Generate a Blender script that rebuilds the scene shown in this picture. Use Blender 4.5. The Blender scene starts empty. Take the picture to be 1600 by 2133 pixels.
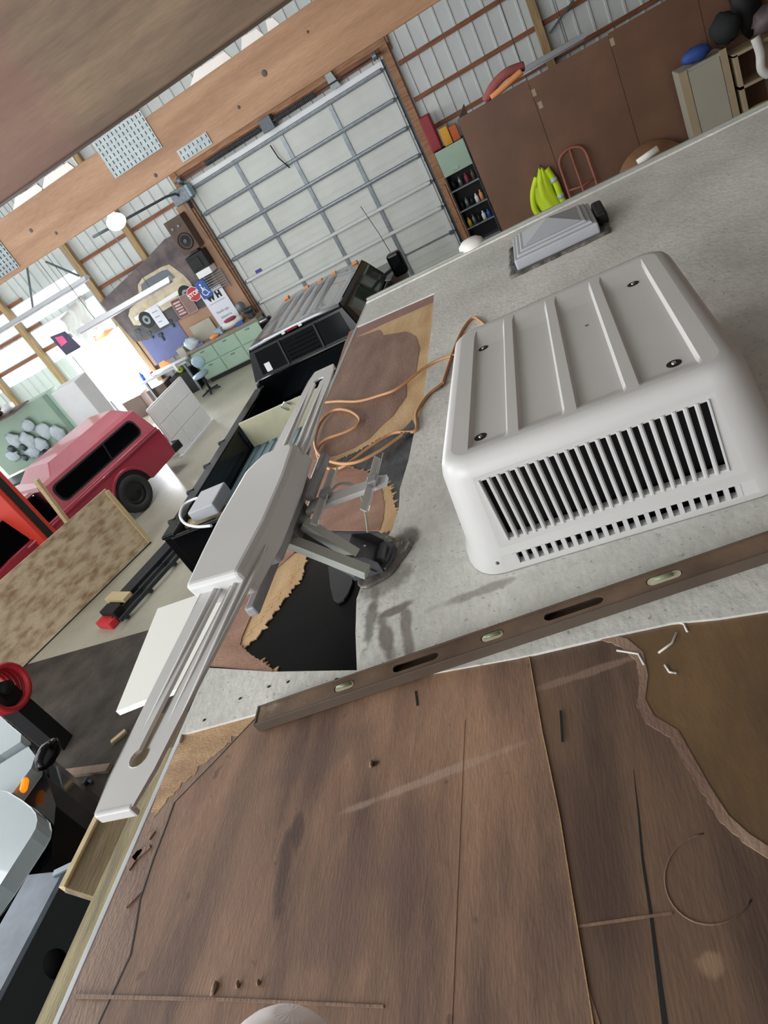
import bpy, bmesh, math, random
from mathutils import Vector, Matrix
from mathutils.geometry import tessellate_polygon
random.seed(7)
S = bpy.context.scene
COL = S.collection
PI = math.pi
OFF = Vector((0, 0, 4.0))            # everything below is written relative to the eye; the floor is at -4

# ---------------------------------------------------------------- camera
F = 1426.0
ROLL, PITCH, YAW = math.radians(31.789), math.radians(28.177), math.radians(-24.644)
fw = Vector((math.sin(YAW)*math.cos(PITCH), math.cos(YAW)*math.cos(PITCH), -math.sin(PITCH)))
rt0 = Vector((math.cos(YAW), -math.sin(YAW), 0)); dn0 = fw.cross(rt0)
rt = rt0*math.cos(ROLL) + dn0*math.sin(ROLL)
dn = -rt0*math.sin(ROLL) + dn0*math.cos(ROLL)
cd = bpy.data.cameras.new('camera'); cam = bpy.data.objects.new('camera', cd); COL.objects.link(cam)
cd.sensor_fit = 'VERTICAL'; cd.sensor_height = 36; cd.lens = 36*F/2133; cd.clip_start = 0.02; cd.clip_end = 200
m = Matrix((( rt.x, -dn.x, -fw.x, OFF.x), (rt.y, -dn.y, -fw.y, OFF.y), (rt.z, -dn.z, -fw.z, OFF.z), (0, 0, 0, 1)))
cam.matrix_world = m
S.camera = cam

# ---------------------------------------------------------------- world and lights
wd = bpy.data.worlds.new('daylight'); S.world = wd; wd.use_nodes = True
wd.node_tree.nodes['Background'].inputs[0].default_value = (0.93, 0.97, 1.0, 1)
wd.node_tree.nodes['Background'].inputs[1].default_value = 2.0
S.view_settings.view_transform = 'Standard'; S.view_settings.look = 'None'
S.view_settings.gamma = 1; S.view_settings.use_curve_mapping = False
S.view_settings.exposure = 0.0

def area(name, loc, sx, sy, power, target=None, col=(1, 1, 1)):
    l = bpy.data.lights.new(name, 'AREA'); l.shape = 'RECTANGLE'; l.size = sx; l.size_y = sy
    l.energy = power; l.color = col
    o = bpy.data.objects.new(name, l); COL.objects.link(o); o.location = Vector(loc) + OFF
    if target: o.rotation_euler = (Vector(target) - Vector(loc)).to_track_quat('-Z', 'Y').to_euler()
    return o
area('north_fill', (-7, 11.5, 2.7), 8, 6, 210, (-6.5, 13, -2), (0.97, 0.98, 1))  # added fill lamp under the ceiling, no fixture there
area('west_fill', (-7.5, 2, 2.4), 4, 6, 330, (-3, 2.6, -1), (0.97, 0.98, 1))  # added fill lamp from the left to brighten the roof
area('door_daylight', (-12.6, 17.5, -2.9), 1.7, 2.1, 900, (-9.0, 11, -4), (0.9, 0.95, 1))
area('rear_left_fill', (-5.5, -4.0, 1.2), 5, 3.5, 420, (-.6, 1.8, -1), (0.94, 0.97, 1))  # added area lamp, unseen, lighting the roof from behind left

# ---------------------------------------------------------------- pixel + depth to a point
def W(x, y, z=None, Y=None, X=None):
    d = rt*((x-800)/F) + dn*((y-1066.5)/F) + fw
    if z is not None: t = z/d.z
    elif Y is not None: t = Y/d.y
    else: t = X/d.x
    return d*t

# ---------------------------------------------------------------- mesh builder
class MB:
    def __init__(s): s.v = []; s.f = []; s.xf = Matrix(); s.sm = set()
    def add(s, vs, fs, smooth=False):
        n = len(s.v); s.v += [s.xf @ Vector(p) for p in vs]
        for f in fs:
            if smooth: s.sm.add(len(s.f))
            s.f.append([n+i for i in f])
        return s
    def box(s, x0, y0, z0, x1, y1, z1):
        if x0 > x1: x0, x1 = x1, x0
        if y0 > y1: y0, y1 = y1, y0
        if z0 > z1: z0, z1 = z1, z0
        v = [(x, y, z) for z in (z0, z1) for y in (y0, y1) for x in (x0, x1)]
        return s.add(v, [(0,2,3,1),(4,5,7,6),(0,1,5,4),(2,6,7,3),(0,4,6,2),(1,3,7,5)])
    def bar(s, p, q, w, h, up=(0,0,1)):
        p, q = Vector(p), Vector(q); d = (q-p).normalized(); a = d.cross(Vector(up))
        if a.length < 1e-4: a = d.cross(Vector((1, 0, 0)))
        a.normalize(); b = a.cross(d)
        v = [c + a*(i*w/2) + b*(j*h/2) for c in (p, q) for j in (-1, 1) for i in (-1, 1)]
        return s.add(v, [(0,1,3,2),(4,6,7,5),(0,4,5,1),(2,3,7,6),(0,2,6,4),(1,5,7,3)])
    def prism(s, loops, z0, z1, fr=None, smooth=False):
        """extrude 2-D loops (outer, then holes) from z0 to z1; fr maps (u,v,w) to space"""
        if not isinstance(loops[0][0], (tuple, list, Vector)): loops = [loops]
        loops = [[(float(p[0]), float(p[1])) for p in l] for l in loops]
        tri = tessellate_polygon([[Vector((p[0], p[1], 0)) for p in l] for l in loops])
        fl = [p for l in loops for p in l]; n = len(fl); M = fr or Matrix()
        v = [M @ Vector((p[0], p[1], z0)) for p in fl] + [M @ Vector((p[0], p[1], z1)) for p in fl]
        f = []
        for t in tri:
            a, b, c = [fl[i] for i in t]
            if (b[0]-a[0])*(c[1]-a[1]) - (b[1]-a[1])*(c[0]-a[0]) < 0: t = (t[0], t[2], t[1])
            f.append(tuple(n+i for i in t)); f.append((t[2], t[1], t[0]))
        s.add(v, f); k = 0; f2 = []
        for l in loops:
            for i in range(len(l)): j = (i+1) % len(l); f2.append((k+i, k+j, n+k+j, n+k+i))
            k += len(l)
        base = len(s.v) - len(v)
        for q in f2:
            if smooth: s.sm.add(len(s.f))
            s.f.append([base+i for i in q])
        return s
    def tube(s, pts, r, n=8, closed=False, cap=True):
        pts = [Vector(p) for p in pts]; N = len(pts); rs = r if isinstance(r, (list, tuple)) else [r]*N
        vs = []; prev = None
        for i, p in enumerate(pts):
            a = pts[(i-1) % N] if (closed or i > 0) else p
            b = pts[(i+1) % N] if (closed or i < N-1) else p
            d = (b-a).normalized()
            if prev is None:
                u = d.cross(Vector((0, 0, 1)))
                if u.length < 1e-3: u = d.cross(Vector((1, 0, 0)))
            else: u = prev - d*prev.dot(d)
            u.normalize(); prev = u; w = d.cross(u)
            for k in range(n):
                t = 2*PI*k/n; vs.append(p + (u*math.cos(t) + w*math.sin(t))*rs[i])
        fs = []
        for i in range(N if closed else N-1):
            j = (i+1) % N
            for k in range(n): l = (k+1) % n; fs.append((i*n+k, i*n+l, j*n+l, j*n+k))
        s.add(vs, fs, True)
        if cap and not closed:
            b = len(s.v) - len(vs)
            s.f.append([b+k for k in reversed(range(n))]); s.f.append([b+(N-1)*n+k for k in range(n)])
        return s
    def cyl(s, p, q, r0, r1=None, n=16): return s.tube([p, q], [r0, r0 if r1 is None else r1], n)
    def lathe(s, prof, c, axis=(0,0,1), n=20):
        c = Vector(c); ax = Vector(axis).normalized(); u = ax.cross(Vector((0, 1, 0.01))).normalized(); w = ax.cross(u)
        vs = [c + ax*h + (u*math.cos(2*PI*k/n) + w*math.sin(2*PI*k/n))*r for r, h in prof for k in range(n)]
        fs = [(i*n+k, i*n+(k+1) % n, (i+1)*n+(k+1) % n, (i+1)*n+k) for i in range(len(prof)-1) for k in range(n)]
        return s.add(vs, fs, True)
    def blob(s, c, r, jit=0.15, seed=0, nu=10, nv=7):
        rnd = random.Random(seed); c = Vector(c); vs = []; fs = []
        for j in range(nv+1):
            ph = PI*j/nv
            for i in range(nu):
                th = 2*PI*i/nu; k = 1 + rnd.uniform(-jit, jit) if 0 < j < nv else 1
                vs.append(c + Vector((r[0]*math.sin(ph)*math.cos(th)*k, r[1]*math.sin(ph)*math.sin(th)*k, r[2]*math.cos(ph)*k)))
        for j in range(nv):
            for i in range(nu): fs.append((j*nu+i, (j+1)*nu+i, (j+1)*nu+(i+1) % nu, j*nu+(i+1) % nu))
        return s.add(vs, fs, True)
    def sheet(s, grid, smooth=True):
        R, C = len(grid), len(grid[0]); vs = [p for r in grid for p in r]
        return s.add(vs, [(i*C+j, i*C+j+1, (i+1)*C+j+1, (i+1)*C+j) for i in range(R-1) for j in range(C-1)], smooth)

def wloc(o):
    p = Vector(o.location)
    while o.parent: o = o.parent; p += Vector(o.location)
    return p
def obj(name, mb, mat, parent=None, origin=None, bevel=0, seg=2, solid=0, sub=0):
    me = bpy.data.meshes.new(name)
    vs = [v + OFF for v in mb.v]
    if parent is not None: base = wloc(parent)
    elif origin is not None: base = Vector(origin) + OFF
    else:
        lo = [min(v[i] for v in vs) for i in range(3)]; hi = [max(v[i] for v in vs) for i in range(3)]
        base = Vector(((lo[0]+hi[0])/2, (lo[1]+hi[1])/2, lo[2]))
    me.from_pydata([v - base for v in vs], [], mb.f); me.update()
    for i in mb.sm: me.polygons[i].use_smooth = True
    if mat: me.materials.append(mat)
    o = bpy.data.objects.new(name, me); COL.objects.link(o)
    if parent is not None: o.parent = parent
    else: o.location = base
    if solid: md = o.modifiers.new('solid', 'SOLIDIFY'); md.thickness = solid
    if bevel:
        md = o.modifiers.new('bevel', 'BEVEL'); md.width = bevel; md.segments = seg; md.limit_method = 'ANGLE'; md.angle_limit = math.radians(40)
    if sub: md = o.modifiers.new('sub', 'SUBSURF'); md.levels = sub; md.render_levels = sub
    return o
def tag(o, label, cat, group=None):
    o['label'] = label; o['category'] = cat
    if group: o['group'] = group
    return o
def thing(name, label, cat, loc, group=None):
    o = bpy.data.objects.new(name, None); COL.objects.link(o); o.location = Vector(loc) + OFF
    o.empty_display_size = .1
    return tag(o, label, cat, group)
def struct(o): o['kind'] = 'structure'; return o
def senv(name, loc):
    o = bpy.data.objects.new(name, None); COL.objects.link(o); o.location = Vector(loc) + OFF; o['kind'] = 'structure'; return o
def text(name, body, size, fr, mat, parent, extrude=0.004, sx=1.0, bold=0):
    cu = bpy.data.curves.new(name, 'FONT'); cu.body = body; cu.size = size; cu.extrude = extrude
    cu.align_x = 'CENTER'; cu.align_y = 'CENTER'; cu.offset = bold
    t = bpy.data.objects.new('tmp', cu); COL.objects.link(t)
    dg = bpy.context.evaluated_depsgraph_get(); me = bpy.data.meshes.new_from_object(t.evaluated_get(dg))
    bpy.data.objects.remove(t)
    me.transform(fr @ Matrix.Diagonal((sx, 1, 1, 1))); me.transform(Matrix.Translation(OFF - wloc(parent)))
    me.materials.clear(); me.materials.append(mat)
    o = bpy.data.objects.new(name, me); COL.objects.link(o); o.parent = parent
    return o

# ---------------------------------------------------------------- materials
def rgb(r, g, b):
    f = lambda c: ((c/255+0.055)/1.055)**2.4 if c > 10 else c/255/12.92
    return (f(r), f(g), f(b), 1)
def mat(name, c, rough=.6, metal=0, var=.12, scale=4, stretch=(1,1,1), c2=None, bump=0, bscale=40, emit=None, alpha=None,
        stains=(), fine=0, spec=.5, coat=0, lo=.35, hi=.65, rot=0, specks=None):
    m = bpy.data.materials.new(name); m.use_nodes = True; nt = m.node_tree; N = nt.nodes; L = nt.links
    b = N['Principled BSDF']; b.inputs['Roughness'].default_value = rough; b.inputs['Metallic'].default_value = metal
    b.inputs['Specular IOR Level'].default_value = spec; b.inputs['Coat Weight'].default_value = coat
    if emit:
        b.inputs['Emission Color'].default_value = c; b.inputs['Emission Strength'].default_value = emit
    tc = N.new('ShaderNodeTexCoord'); mp = N.new('ShaderNodeMapping'); mp.inputs['Scale'].default_value = stretch
    mp.inputs['Rotation'].default_value = (0, 0, rot)
    L.new(tc.outputs['Object'], mp.inputs['Vector'])
    nz = N.new('ShaderNodeTexNoise'); nz.inputs['Scale'].default_value = scale; nz.inputs['Detail'].default_value = 6
    L.new(mp.outputs[0], nz.inputs['Vector'])
    mr = N.new('ShaderNodeMapRange'); mr.inputs['From Min'].default_value = lo; mr.inputs['From Max'].default_value = hi
    L.new(nz.outputs[0], mr.inputs['Value'])
    mx = N.new('ShaderNodeMix'); mx.data_type = 'RGBA'
    if c2 is None: c2 = tuple(max(0, x*(1-var*2)) for x in c[:3]) + (1,)
    mx.inputs[6].default_value = c; mx.inputs[7].default_value = c2
    L.new(mr.outputs[0], mx.inputs[0]); out = mx.outputs[2]
    if fine:
        n2 = N.new('ShaderNodeTexNoise'); n2.inputs['Scale'].default_value = scale*14; n2.inputs['Detail'].default_value = 3
        L.new(mp.outputs[0], n2.inputs['Vector'])
        r2 = N.new('ShaderNodeMapRange'); r2.inputs['From Min'].default_value = .3; r2.inputs['From Max'].default_value = .7
        r2.inputs['To Min'].default_value = 1-fine; r2.inputs['To Max'].default_value = 1+fine*.6
        L.new(n2.outputs[0], r2.inputs['Value'])
        vm = N.new('ShaderNodeVectorMath'); vm.operation = 'SCALE'; L.new(out, vm.inputs[0]); L.new(r2.outputs[0], vm.inputs['Scale']); out = vm.outputs[0]
    if specks:
        n3 = N.new('ShaderNodeTexNoise'); n3.inputs['Scale'].default_value = specks[0]; n3.inputs['Detail'].default_value = 2
        L.new(tc.outputs['Object'], n3.inputs['Vector'])
        r3 = N.new('ShaderNodeMapRange'); r3.inputs['From Min'].default_value = specks[1]; r3.inputs['From Max'].default_value = specks[1]+.05
        r3.inputs['To Max'].default_value = specks[2]; L.new(n3.outputs[0], r3.inputs['Value'])
        m3 = N.new('ShaderNodeMix'); m3.data_type = 'RGBA'; L.new(r3.outputs[0], m3.inputs[0]); L.new(out, m3.inputs[6]); m3.inputs[7].default_value = specks[3]; out = m3.outputs[2]
    for (cx, cy, rx, ry, ang, sc, amt, ns) in stains:      # shaped stains, in the object's own coordinates
        q = N.new('ShaderNodeMapping'); q.vector_type = 'TEXTURE'
        q.inputs['Location'].default_value = (cx, cy, 0); q.inputs['Rotation'].default_value = (0, 0, ang); q.inputs['Scale'].default_value = (rx, ry, 1e3)
        nn = N.new('ShaderNodeTexNoise'); nn.inputs['Scale'].default_value = ns; nn.inputs['Detail'].default_value = 5
        L.new(tc.outputs['Object'], nn.inputs['Vector']); L.new(tc.outputs['Object'], q.inputs['Vector'])
        ln = N.new('ShaderNodeVectorMath'); ln.operation = 'LENGTH'; L.new(q.outputs[0], ln.inputs[0])
        ad = N.new('ShaderNodeMath'); ad.operation = 'MULTIPLY_ADD'; L.new(nn.outputs[0], ad.inputs[0]); ad.inputs[1].default_value = 1.6; L.new(ln.outputs['Value'], ad.inputs[2])
        rr = N.new('ShaderNodeMapRange'); rr.interpolation_type = 'SMOOTHSTEP'
        rr.inputs['From Min'].default_value = 1.3; rr.inputs['From Max'].default_value = 1.95; rr.inputs['To Min'].default_value = amt; rr.inputs['To Max'].default_value = 0
        L.new(ad.outputs[0], rr.inputs['Value'])
        sx = N.new('ShaderNodeMix'); sx.data_type = 'RGBA'; L.new(rr.outputs[0], sx.inputs[0]); L.new(out, sx.inputs[6]); sx.inputs[7].default_value = sc; out = sx.outputs[2]
    L.new(out, b.inputs['Base Color'])
    if bump:
        bn = N.new('ShaderNodeTexNoise'); bn.inputs['Scale'].default_value = bscale; bn.inputs['Detail'].default_value = 5
        L.new(mp.outputs[0], bn.inputs['Vector'])
        bp = N.new('ShaderNodeBump'); bp.inputs['Strength'].default_value = bump; bp.inputs['Distance'].default_value = .01
        L.new(bn.outputs[0], bp.inputs['Height']); L.new(bp.outputs[0], b.inputs['Normal'])
    if alpha is not None: b.inputs['Alpha'].default_value = alpha
    return m

RVX, RVY = -.06, .1      # origin of the motorhome
def st(px, py, rx, ry, ang, c, amt, ns=9):     # a stain on the roof, given where it lies
    p = W(px, py, z=-1); return (p.x-RVX, p.y-RVY, rx, ry, ang, c, amt, ns)

M = {}
M['white_metal'] = mat('white_steel_sheet', rgb(205, 210, 208), .5, 0, .04, 2)
M['door_panel'] = mat('garage_door_skin', rgb(205, 209, 204), .5, 0, .05, 1.5)
M['galv'] = mat('galvanised_steel', rgb(128, 136, 142), .42, .5, .12, 12)
M['galv_dark'] = mat('dull_steel', rgb(88, 96, 102), .5, .4, .12, 10)
M['lumber'] = mat('pine_lumber', rgb(168, 130, 96), .65, 0, .1, 3, (1, 12, 12), rgb(140, 92, 60), .15, 30)
M['girt'] = mat('stained_girt_lumber', rgb(150, 98, 66), .7, 0, .1, 2, (1, 14, 14), rgb(112, 66, 46), .1, 30)
M['post'] = mat('treated_post_wood', rgb(178, 150, 108), .7, 0, .1, 3, (14, 14, 1), rgb(146, 118, 84), .1, 30)
M['beam'] = mat('truss_beam_wood', rgb(182, 142, 108), .6, 0, .1, 1.2, (1, 9, 9), rgb(152, 112, 80), .12, 18, fine=.12)
M['beam_near'] = mat('dark_beam_wood', rgb(138, 114, 88), .7, 0, .1, 2.2, (1, 9, 9), rgb(100, 80, 62), .15, 14, fine=.12,
    stains=[(-.05, 0, .16, 1, 0, rgb(122, 84, 74), .6, 8), (-.62, 0, .14, 1, .3, rgb(96, 74, 62), .6, 8)])
M['concrete'] = mat('sealed_concrete', rgb(186, 182, 166), .32, 0, .06, .6, c2=rgb(160, 157, 142), fine=.05, spec=.5)
M['dirt'] = mat('dirty_floor_pit', rgb(74, 66, 58), .8, 0, .1, 3, c2=rgb(50, 44, 38), bump=.3, bscale=25, fine=.2)
M['gelcoat'] = mat('rv_sidewall', rgb(214, 214, 208), .35, 0, .03, 2)
M['membrane'] = mat('grey_roof_membrane', rgb(228, 227, 220), .62, 0, .05, 3.2, (1, .6, 1), rgb(204, 203, 196), .18, 70, fine=.09, specks=(75, .66, .5, rgb(120, 116, 108)), stains=[
    st(805, 1330, .10, .022, 1.9, rgb(92, 78, 64), .75, 16), st(850, 1320, .09, .018, 1.75, rgb(100, 86, 70), .7, 16), st(830, 1270, .06, .02, .2, rgb(92, 76, 62), .75, 20),
    st(775, 1290, .13, .02, 1.6, rgb(86, 78, 68), .7, 20), st(840, 1130, .06, .06, 0, rgb(88, 82, 76), .8, 14), st(800, 1220, .1, .07, .4, rgb(100, 92, 82), .6, 18),
    st(1010, 1230, .14, .02, .1, rgb(126, 120, 108), .6, 12), st(960, 960, .03, .05, 0, rgb(120, 116, 110), .6, 18), st(925, 805, .05, .02, .8, rgb(110, 106, 100), .7, 14),
    st(1400, 300, .5, .12, .1, rgb(160, 158, 150), .6, 5)])
M['ply'] = mat('old_plywood', rgb(166, 130, 104), .62, 0, .1, 2.4, (4.2, .8, 1), rgb(104, 80, 68), .12, 60, fine=.12, lo=.32, hi=.66, specks=(22, .68, .5, rgb(70, 52, 44)), stains=[
    st(590, 1810, .018, .10, .15, rgb(78, 58, 52), .8, 16), st(620, 1730, .016, .05, .2, rgb(78, 58, 52), .75, 16), st(740, 1900, .16, .09, .2, rgb(110, 84, 74), .55, 9),
    st(830, 1760, .1, .1, .2, rgb(110, 84, 74), .5, 9), st(780, 1590, .012, .008, 0, rgb(50, 34, 26), .95, 30), st(900, 1620, .2, .01, .2, rgb(176, 150, 132), .6, 16),
    st(680, 1560, .15, .05, .3, rgb(110, 88, 78), .5, 12), st(500, 1750, .08, .2, .2, rgb(134, 106, 88), .5, 7)])
M['ply_right'] = mat('dimmed_plywood', rgb(116, 90, 72), .5, 0, .1, 2.6, (5.5, .8, 1), rgb(78, 60, 50), .1, 40, fine=.07, stains=[  # darker tone paints in the light falling off to the right
    st(1480, 2010, .020, .018, 0, rgb(160, 130, 104), .6, 30), st(1250, 1800, .05, .2, .3, rgb(84, 62, 54), .5, 8), st(1250, 1390, .16, .01, .12, rgb(150, 122, 106), .6, 16)])
M['amber'] = mat('varnished_amber_plywood', rgb(122, 94, 62), .36, 0, .1, 2.5, (3, 1, 1), rgb(88, 68, 48), .1, 20, fine=.06, coat=.3)
M['torn'] = mat('torn_veneer_edge', rgb(154, 128, 108), .6, 0, .1, 4, (3, 1, 1), rgb(124, 96, 82), .2, 60)
M['veneer'] = mat('pale_bare_veneer', rgb(222, 188, 142), .6, 0, .08, 3, (4, 1, 1), rgb(198, 158, 112), .15, 50, fine=.06)
M['veneer2'] = mat('tan_bare_veneer', rgb(196, 160, 120), .62, 0, .1, 5, (2, 4, 1), rgb(164, 128, 94), .25, 50, fine=.1)
M['patch'] = mat('brown_plywood_patch', rgb(158, 124, 106), .55, 0, .1, 3, (4, 1, 1), rgb(130, 98, 84), .2, 45, fine=.1)
M['patch2'] = mat('reddish_plywood_patch', rgb(176, 136, 114), .55, 0, .1, 4, (1.5, 3, 1), rgb(150, 110, 90), .2, 45, fine=.1)
M['glue'] = mat('reddish_glue_strip', rgb(160, 118, 108), .5, 0, .1, 6)
M['tar'] = mat('charcoal_torn_felt', rgb(92, 96, 98), .6, 0, .1, 9, c2=rgb(60, 62, 64), bump=.6, bscale=22)
M['blackhole'] = mat('wet_black_liner', rgb(10, 11, 14), .3, 0, .1, 5, c2=rgb(6, 7, 9), bump=.08, bscale=8, spec=.12)
M['greyflap'] = mat('dark_grey_liner', rgb(92, 92, 90), .55, 0, .06, 5)
M['sealant'] = mat('grey_lap_sealant', rgb(116, 110, 102), .35, 0, .15, 14, c2=rgb(74, 70, 66), bump=.8, bscale=30)
M['ac'] = mat('off_white_abs_shroud', rgb(208, 206, 203), .38, 0, .02, 2)
M['ac_slat'] = mat('shroud_slat', rgb(204, 203, 202), .4, 0, .02, 2)
M['black'] = mat('matte_black', rgb(16, 17, 19), .6, 0, .1, 5)
M['coil'] = mat('dark_condenser_fins', rgb(30, 30, 32), .5, .3, .1, 60, (1, 8, 1))
M['chrome'] = mat('bright_steel', rgb(215, 218, 222), .15, 1, .02, 5)
M['abs'] = mat('grey_abs_plastic', rgb(214, 213, 211), .4, 0, .02, 3)
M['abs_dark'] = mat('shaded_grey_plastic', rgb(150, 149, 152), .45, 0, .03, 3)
M['alum'] = mat('weathered_aluminium', rgb(178, 180, 172), .5, .15, .06, 7)
M['alum_dark'] = mat('dull_dark_aluminium', rgb(104, 106, 106), .55, .3, .08, 7)
M['bracket'] = mat('dark_grey_bracket', rgb(84, 84, 88), .5, .2, .06, 7)
M['cream'] = mat('cream_white_board', rgb(255, 254, 246), .5, 0, .01, 2)
M['cord'] = mat('orange_tan_cord', rgb(206, 152, 106), .45, 0, .08, 8)
M['level'] = mat('worn_bronze_anodised', rgb(128, 104, 84), .5, .15, .12, 8, (1, 1, 1), rgb(96, 76, 62), .1, 60, stains=[(-.95, 0, .18, .2, 0, rgb(160, 150, 130), .8, 40)])
M['level_d'] = mat('dirty_bronze_edge', rgb(98, 84, 72), .5, .15, .1, 9)
M['vial'] = mat('yellowed_vial', rgb(206, 200, 172), .15, 0, .05, 20, coat=.5)
M['vent'] = mat('grey_vent_lid', rgb(186, 188, 192), .4, 0, .03, 3)
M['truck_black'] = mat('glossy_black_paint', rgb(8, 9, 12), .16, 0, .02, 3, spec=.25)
M['roof_edge'] = mat('painted_edge_highlight', rgb(196, 198, 204), .2, .6, .03, 6)  # pale colour paints the highlight on the black roof edge
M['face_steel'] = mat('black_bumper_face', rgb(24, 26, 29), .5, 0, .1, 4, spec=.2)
M['truck_roof'] = mat('black_paint_with_sheen', rgb(112, 112, 116), .24, .5, .1, 4, (3, 1, 1), rgb(140, 138, 142), coat=.6)  # grey tones paint in the reflections on a black roof
M['glass_dark'] = mat('dark_window_glass', rgb(5, 6, 9), .1, 0, .02, 3, spec=.06)
M['glass_green'] = mat('greenish_window_glass', rgb(96, 112, 100), .08, 0, .05, 3, coat=1)
M['amber_lens'] = mat('amber_lens', rgb(226, 142, 72), .3, 0, .03, 3)
M['amber_lit'] = mat('amber_side_marker', rgb(255, 140, 20), .3, emit=.9)
M['red_lens'] = mat('red_lens', rgb(150, 20, 44), .25)
M['red_paint'] = mat('faded_red_paint', rgb(156, 40, 62), .3, 0, .04, 3, coat=.5)
M['canopy_red'] = mat('pale_pink_red_paint', rgb(176, 88, 100), .35, 0, .04, 3, coat=.3)  # paler pink-red on the canopy and cab roof
M['lift_red'] = mat('orange_red_paint', rgb(216, 62, 46), .45, 0, .04, 3)
M['rubber'] = mat('tyre_rubber', rgb(44, 46, 48), .7, 0, .1, 10)
M['rim'] = mat('dark_steel_rim', rgb(40, 42, 46), .4, .4, .1, 5)
M['osb'] = mat('stained_plywood_sheet', rgb(208, 188, 158), .7, 0, .1, 3.4, (1.2, 1.2, 3.0), rgb(146, 112, 80), .1, 20, fine=.18, lo=.4, hi=.72)
M['dark_steel'] = mat('dark_painted_steel', rgb(52, 58, 66), .4, .3, .1, 4)
M['green'] = mat('pale_green_enamel', rgb(160, 186, 166), .45, 0, .04, 3)
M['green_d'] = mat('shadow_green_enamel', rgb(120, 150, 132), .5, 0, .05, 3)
M['hardboard'] = mat('brown_hardboard', rgb(124, 88, 68), .5, 0, .06, 1.4, c2=rgb(108, 76, 58), fine=.03)
M['pegboard_brown'] = mat('tan_hardboard_backing', rgb(172, 136, 110), .6, 0, .06, 2)
M['pegboard_blue'] = mat('blue_pegboard', rgb(104, 112, 158), .6, 0, .08, 3)
M['white'] = mat('white_paint', rgb(236, 238, 240), .5, 0, .02, 3)
M['paper'] = mat('white_print_stock', rgb(222, 224, 234), .6, 0, .02, 3)
M['ink'] = mat('black_ink', rgb(22, 24, 32), .6)
M['ink_grey'] = mat('grey_ink', rgb(150, 156, 166), .6)
M['banner'] = mat('grey_brown_banner_print', rgb(112, 100, 98), .55, 0, .1, 2.4, c2=rgb(74, 62, 66), fine=.12, bump=.3, bscale=3)
M['banner_dark'] = mat('dark_banner_print', rgb(58, 54, 60), .55, 0, .1, 3, c2=rgb(84, 78, 80))
M['car_tan'] = mat('printed_tan_car_body', rgb(210, 196, 170), .5, 0, .06, 4, c2=rgb(176, 160, 136))
M['car_glass'] = mat('printed_car_glass', rgb(104, 112, 120), .5, 0, .05, 4)
M['sign_red'] = mat('stop_sign_red', rgb(196, 48, 62), .5)
M['sign_blue'] = mat('sign_blue', rgb(48, 92, 170), .5)
M['sign_brown'] = mat('sign_brown', rgb(118, 72, 66), .55, 0, .06, 9)
M['sign_brown2'] = mat('sign_faded_brown', rgb(138, 110, 104), .55, 0, .06, 9)
M['sign_pale'] = mat('sign_pale_lettering', rgb(214, 196, 196), .55)
M['orange'] = mat('orange_cloth', rgb(240, 160, 104), .7)
M['cloth_white'] = mat('crumpled_white_cloth', rgb(226, 224, 220), .8, 0, .06, 5, bump=.5, bscale=8)
M['maroon'] = mat('maroon_cloth', rgb(150, 62, 82), .8)
M['fixture'] = mat('grey_light_fixture', rgb(180, 182, 186), .45, 0, .02, 3)
M['lamp_on'] = mat('lit_lamp_globe', rgb(240, 248, 255), .3, emit=14)
M['tube_on'] = mat('fluorescent_tube_off', rgb(240, 245, 255), .3)
M['translucent'] = mat('daylit_fibreglass_panel', rgb(240, 246, 255), .5, emit=.75)
M['yellow'] = mat('yellow_plastic', rgb(244, 206, 30), .5)
M['hivis'] = mat('hi_vis_yellow_cloth', rgb(206, 232, 36), .6, 0, .05, 5)
M['refl'] = mat('reflective_tape', rgb(196, 208, 220), .3)
M['rust'] = mat('rusty_red_steel', rgb(158, 96, 80), .6, .1, .1, 6)
M['clear_bag'] = mat('cloudy_plastic_bag', rgb(196, 210, 216), .35, 0, .08, 6, bump=.5, bscale=10)
M['bluegrey'] = mat('blue_grey_plastic', rgb(150, 176, 188), .4, 0, .05, 4)
M['wood_dark'] = mat('dark_stained_wood', rgb(92, 72, 62), .6, 0, .1, 4)
M['shade_wood'] = mat('shaded_plank_face', rgb(136, 118, 88), .7, 0, .1, 5, (6, 1, 6), rgb(104, 88, 64), .2, 30)  # darker wood colour, the plank face's shade painted in
M['wood_block'] = mat('cut_pine_block', rgb(206, 184, 140), .6, 0, .08, 5, (1, 6, 6))
M['van_white'] = mat('pale_grey_van_paint', rgb(160, 170, 174), .25, 0, .02, 3, coat=.6)
M['steel_blue'] = mat('glossy_dark_blue_steel', rgb(62, 70, 80), .4, .1, .15, 5, c2=rgb(92, 104, 118))
M['red_bright'] = mat('bright_red_plastic', rgb(216, 50, 60), .45)
M['blue_cloth'] = mat('deep_blue_cloth', rgb(52, 84, 160), .7)
M['tan_crate'] = mat('tan_board', rgb(176, 158, 130), .65, 0, .06, 4)
M['beige'] = mat('beige_melamine', rgb(176, 172, 156), .5, 0, .03, 3)
M['skin'] = mat('pale_skin', rgb(255, 243, 241), .5, 0, .03, 20)
M['nail'] = mat('fingernail', rgb(245, 222, 218), .25, 0, .02, 20)
M['plate'] = mat('truss_plate_zinc', rgb(128, 136, 136), .4, .35, .1, 30)
M['insul'] = mat('torn_white_insulation_foil', rgb(238, 232, 224), .5, 0, .05, 8)
M['ceiling'] = mat('roof_liner_steel', rgb(190, 188, 182), .6, 0, .05, 2)

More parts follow.
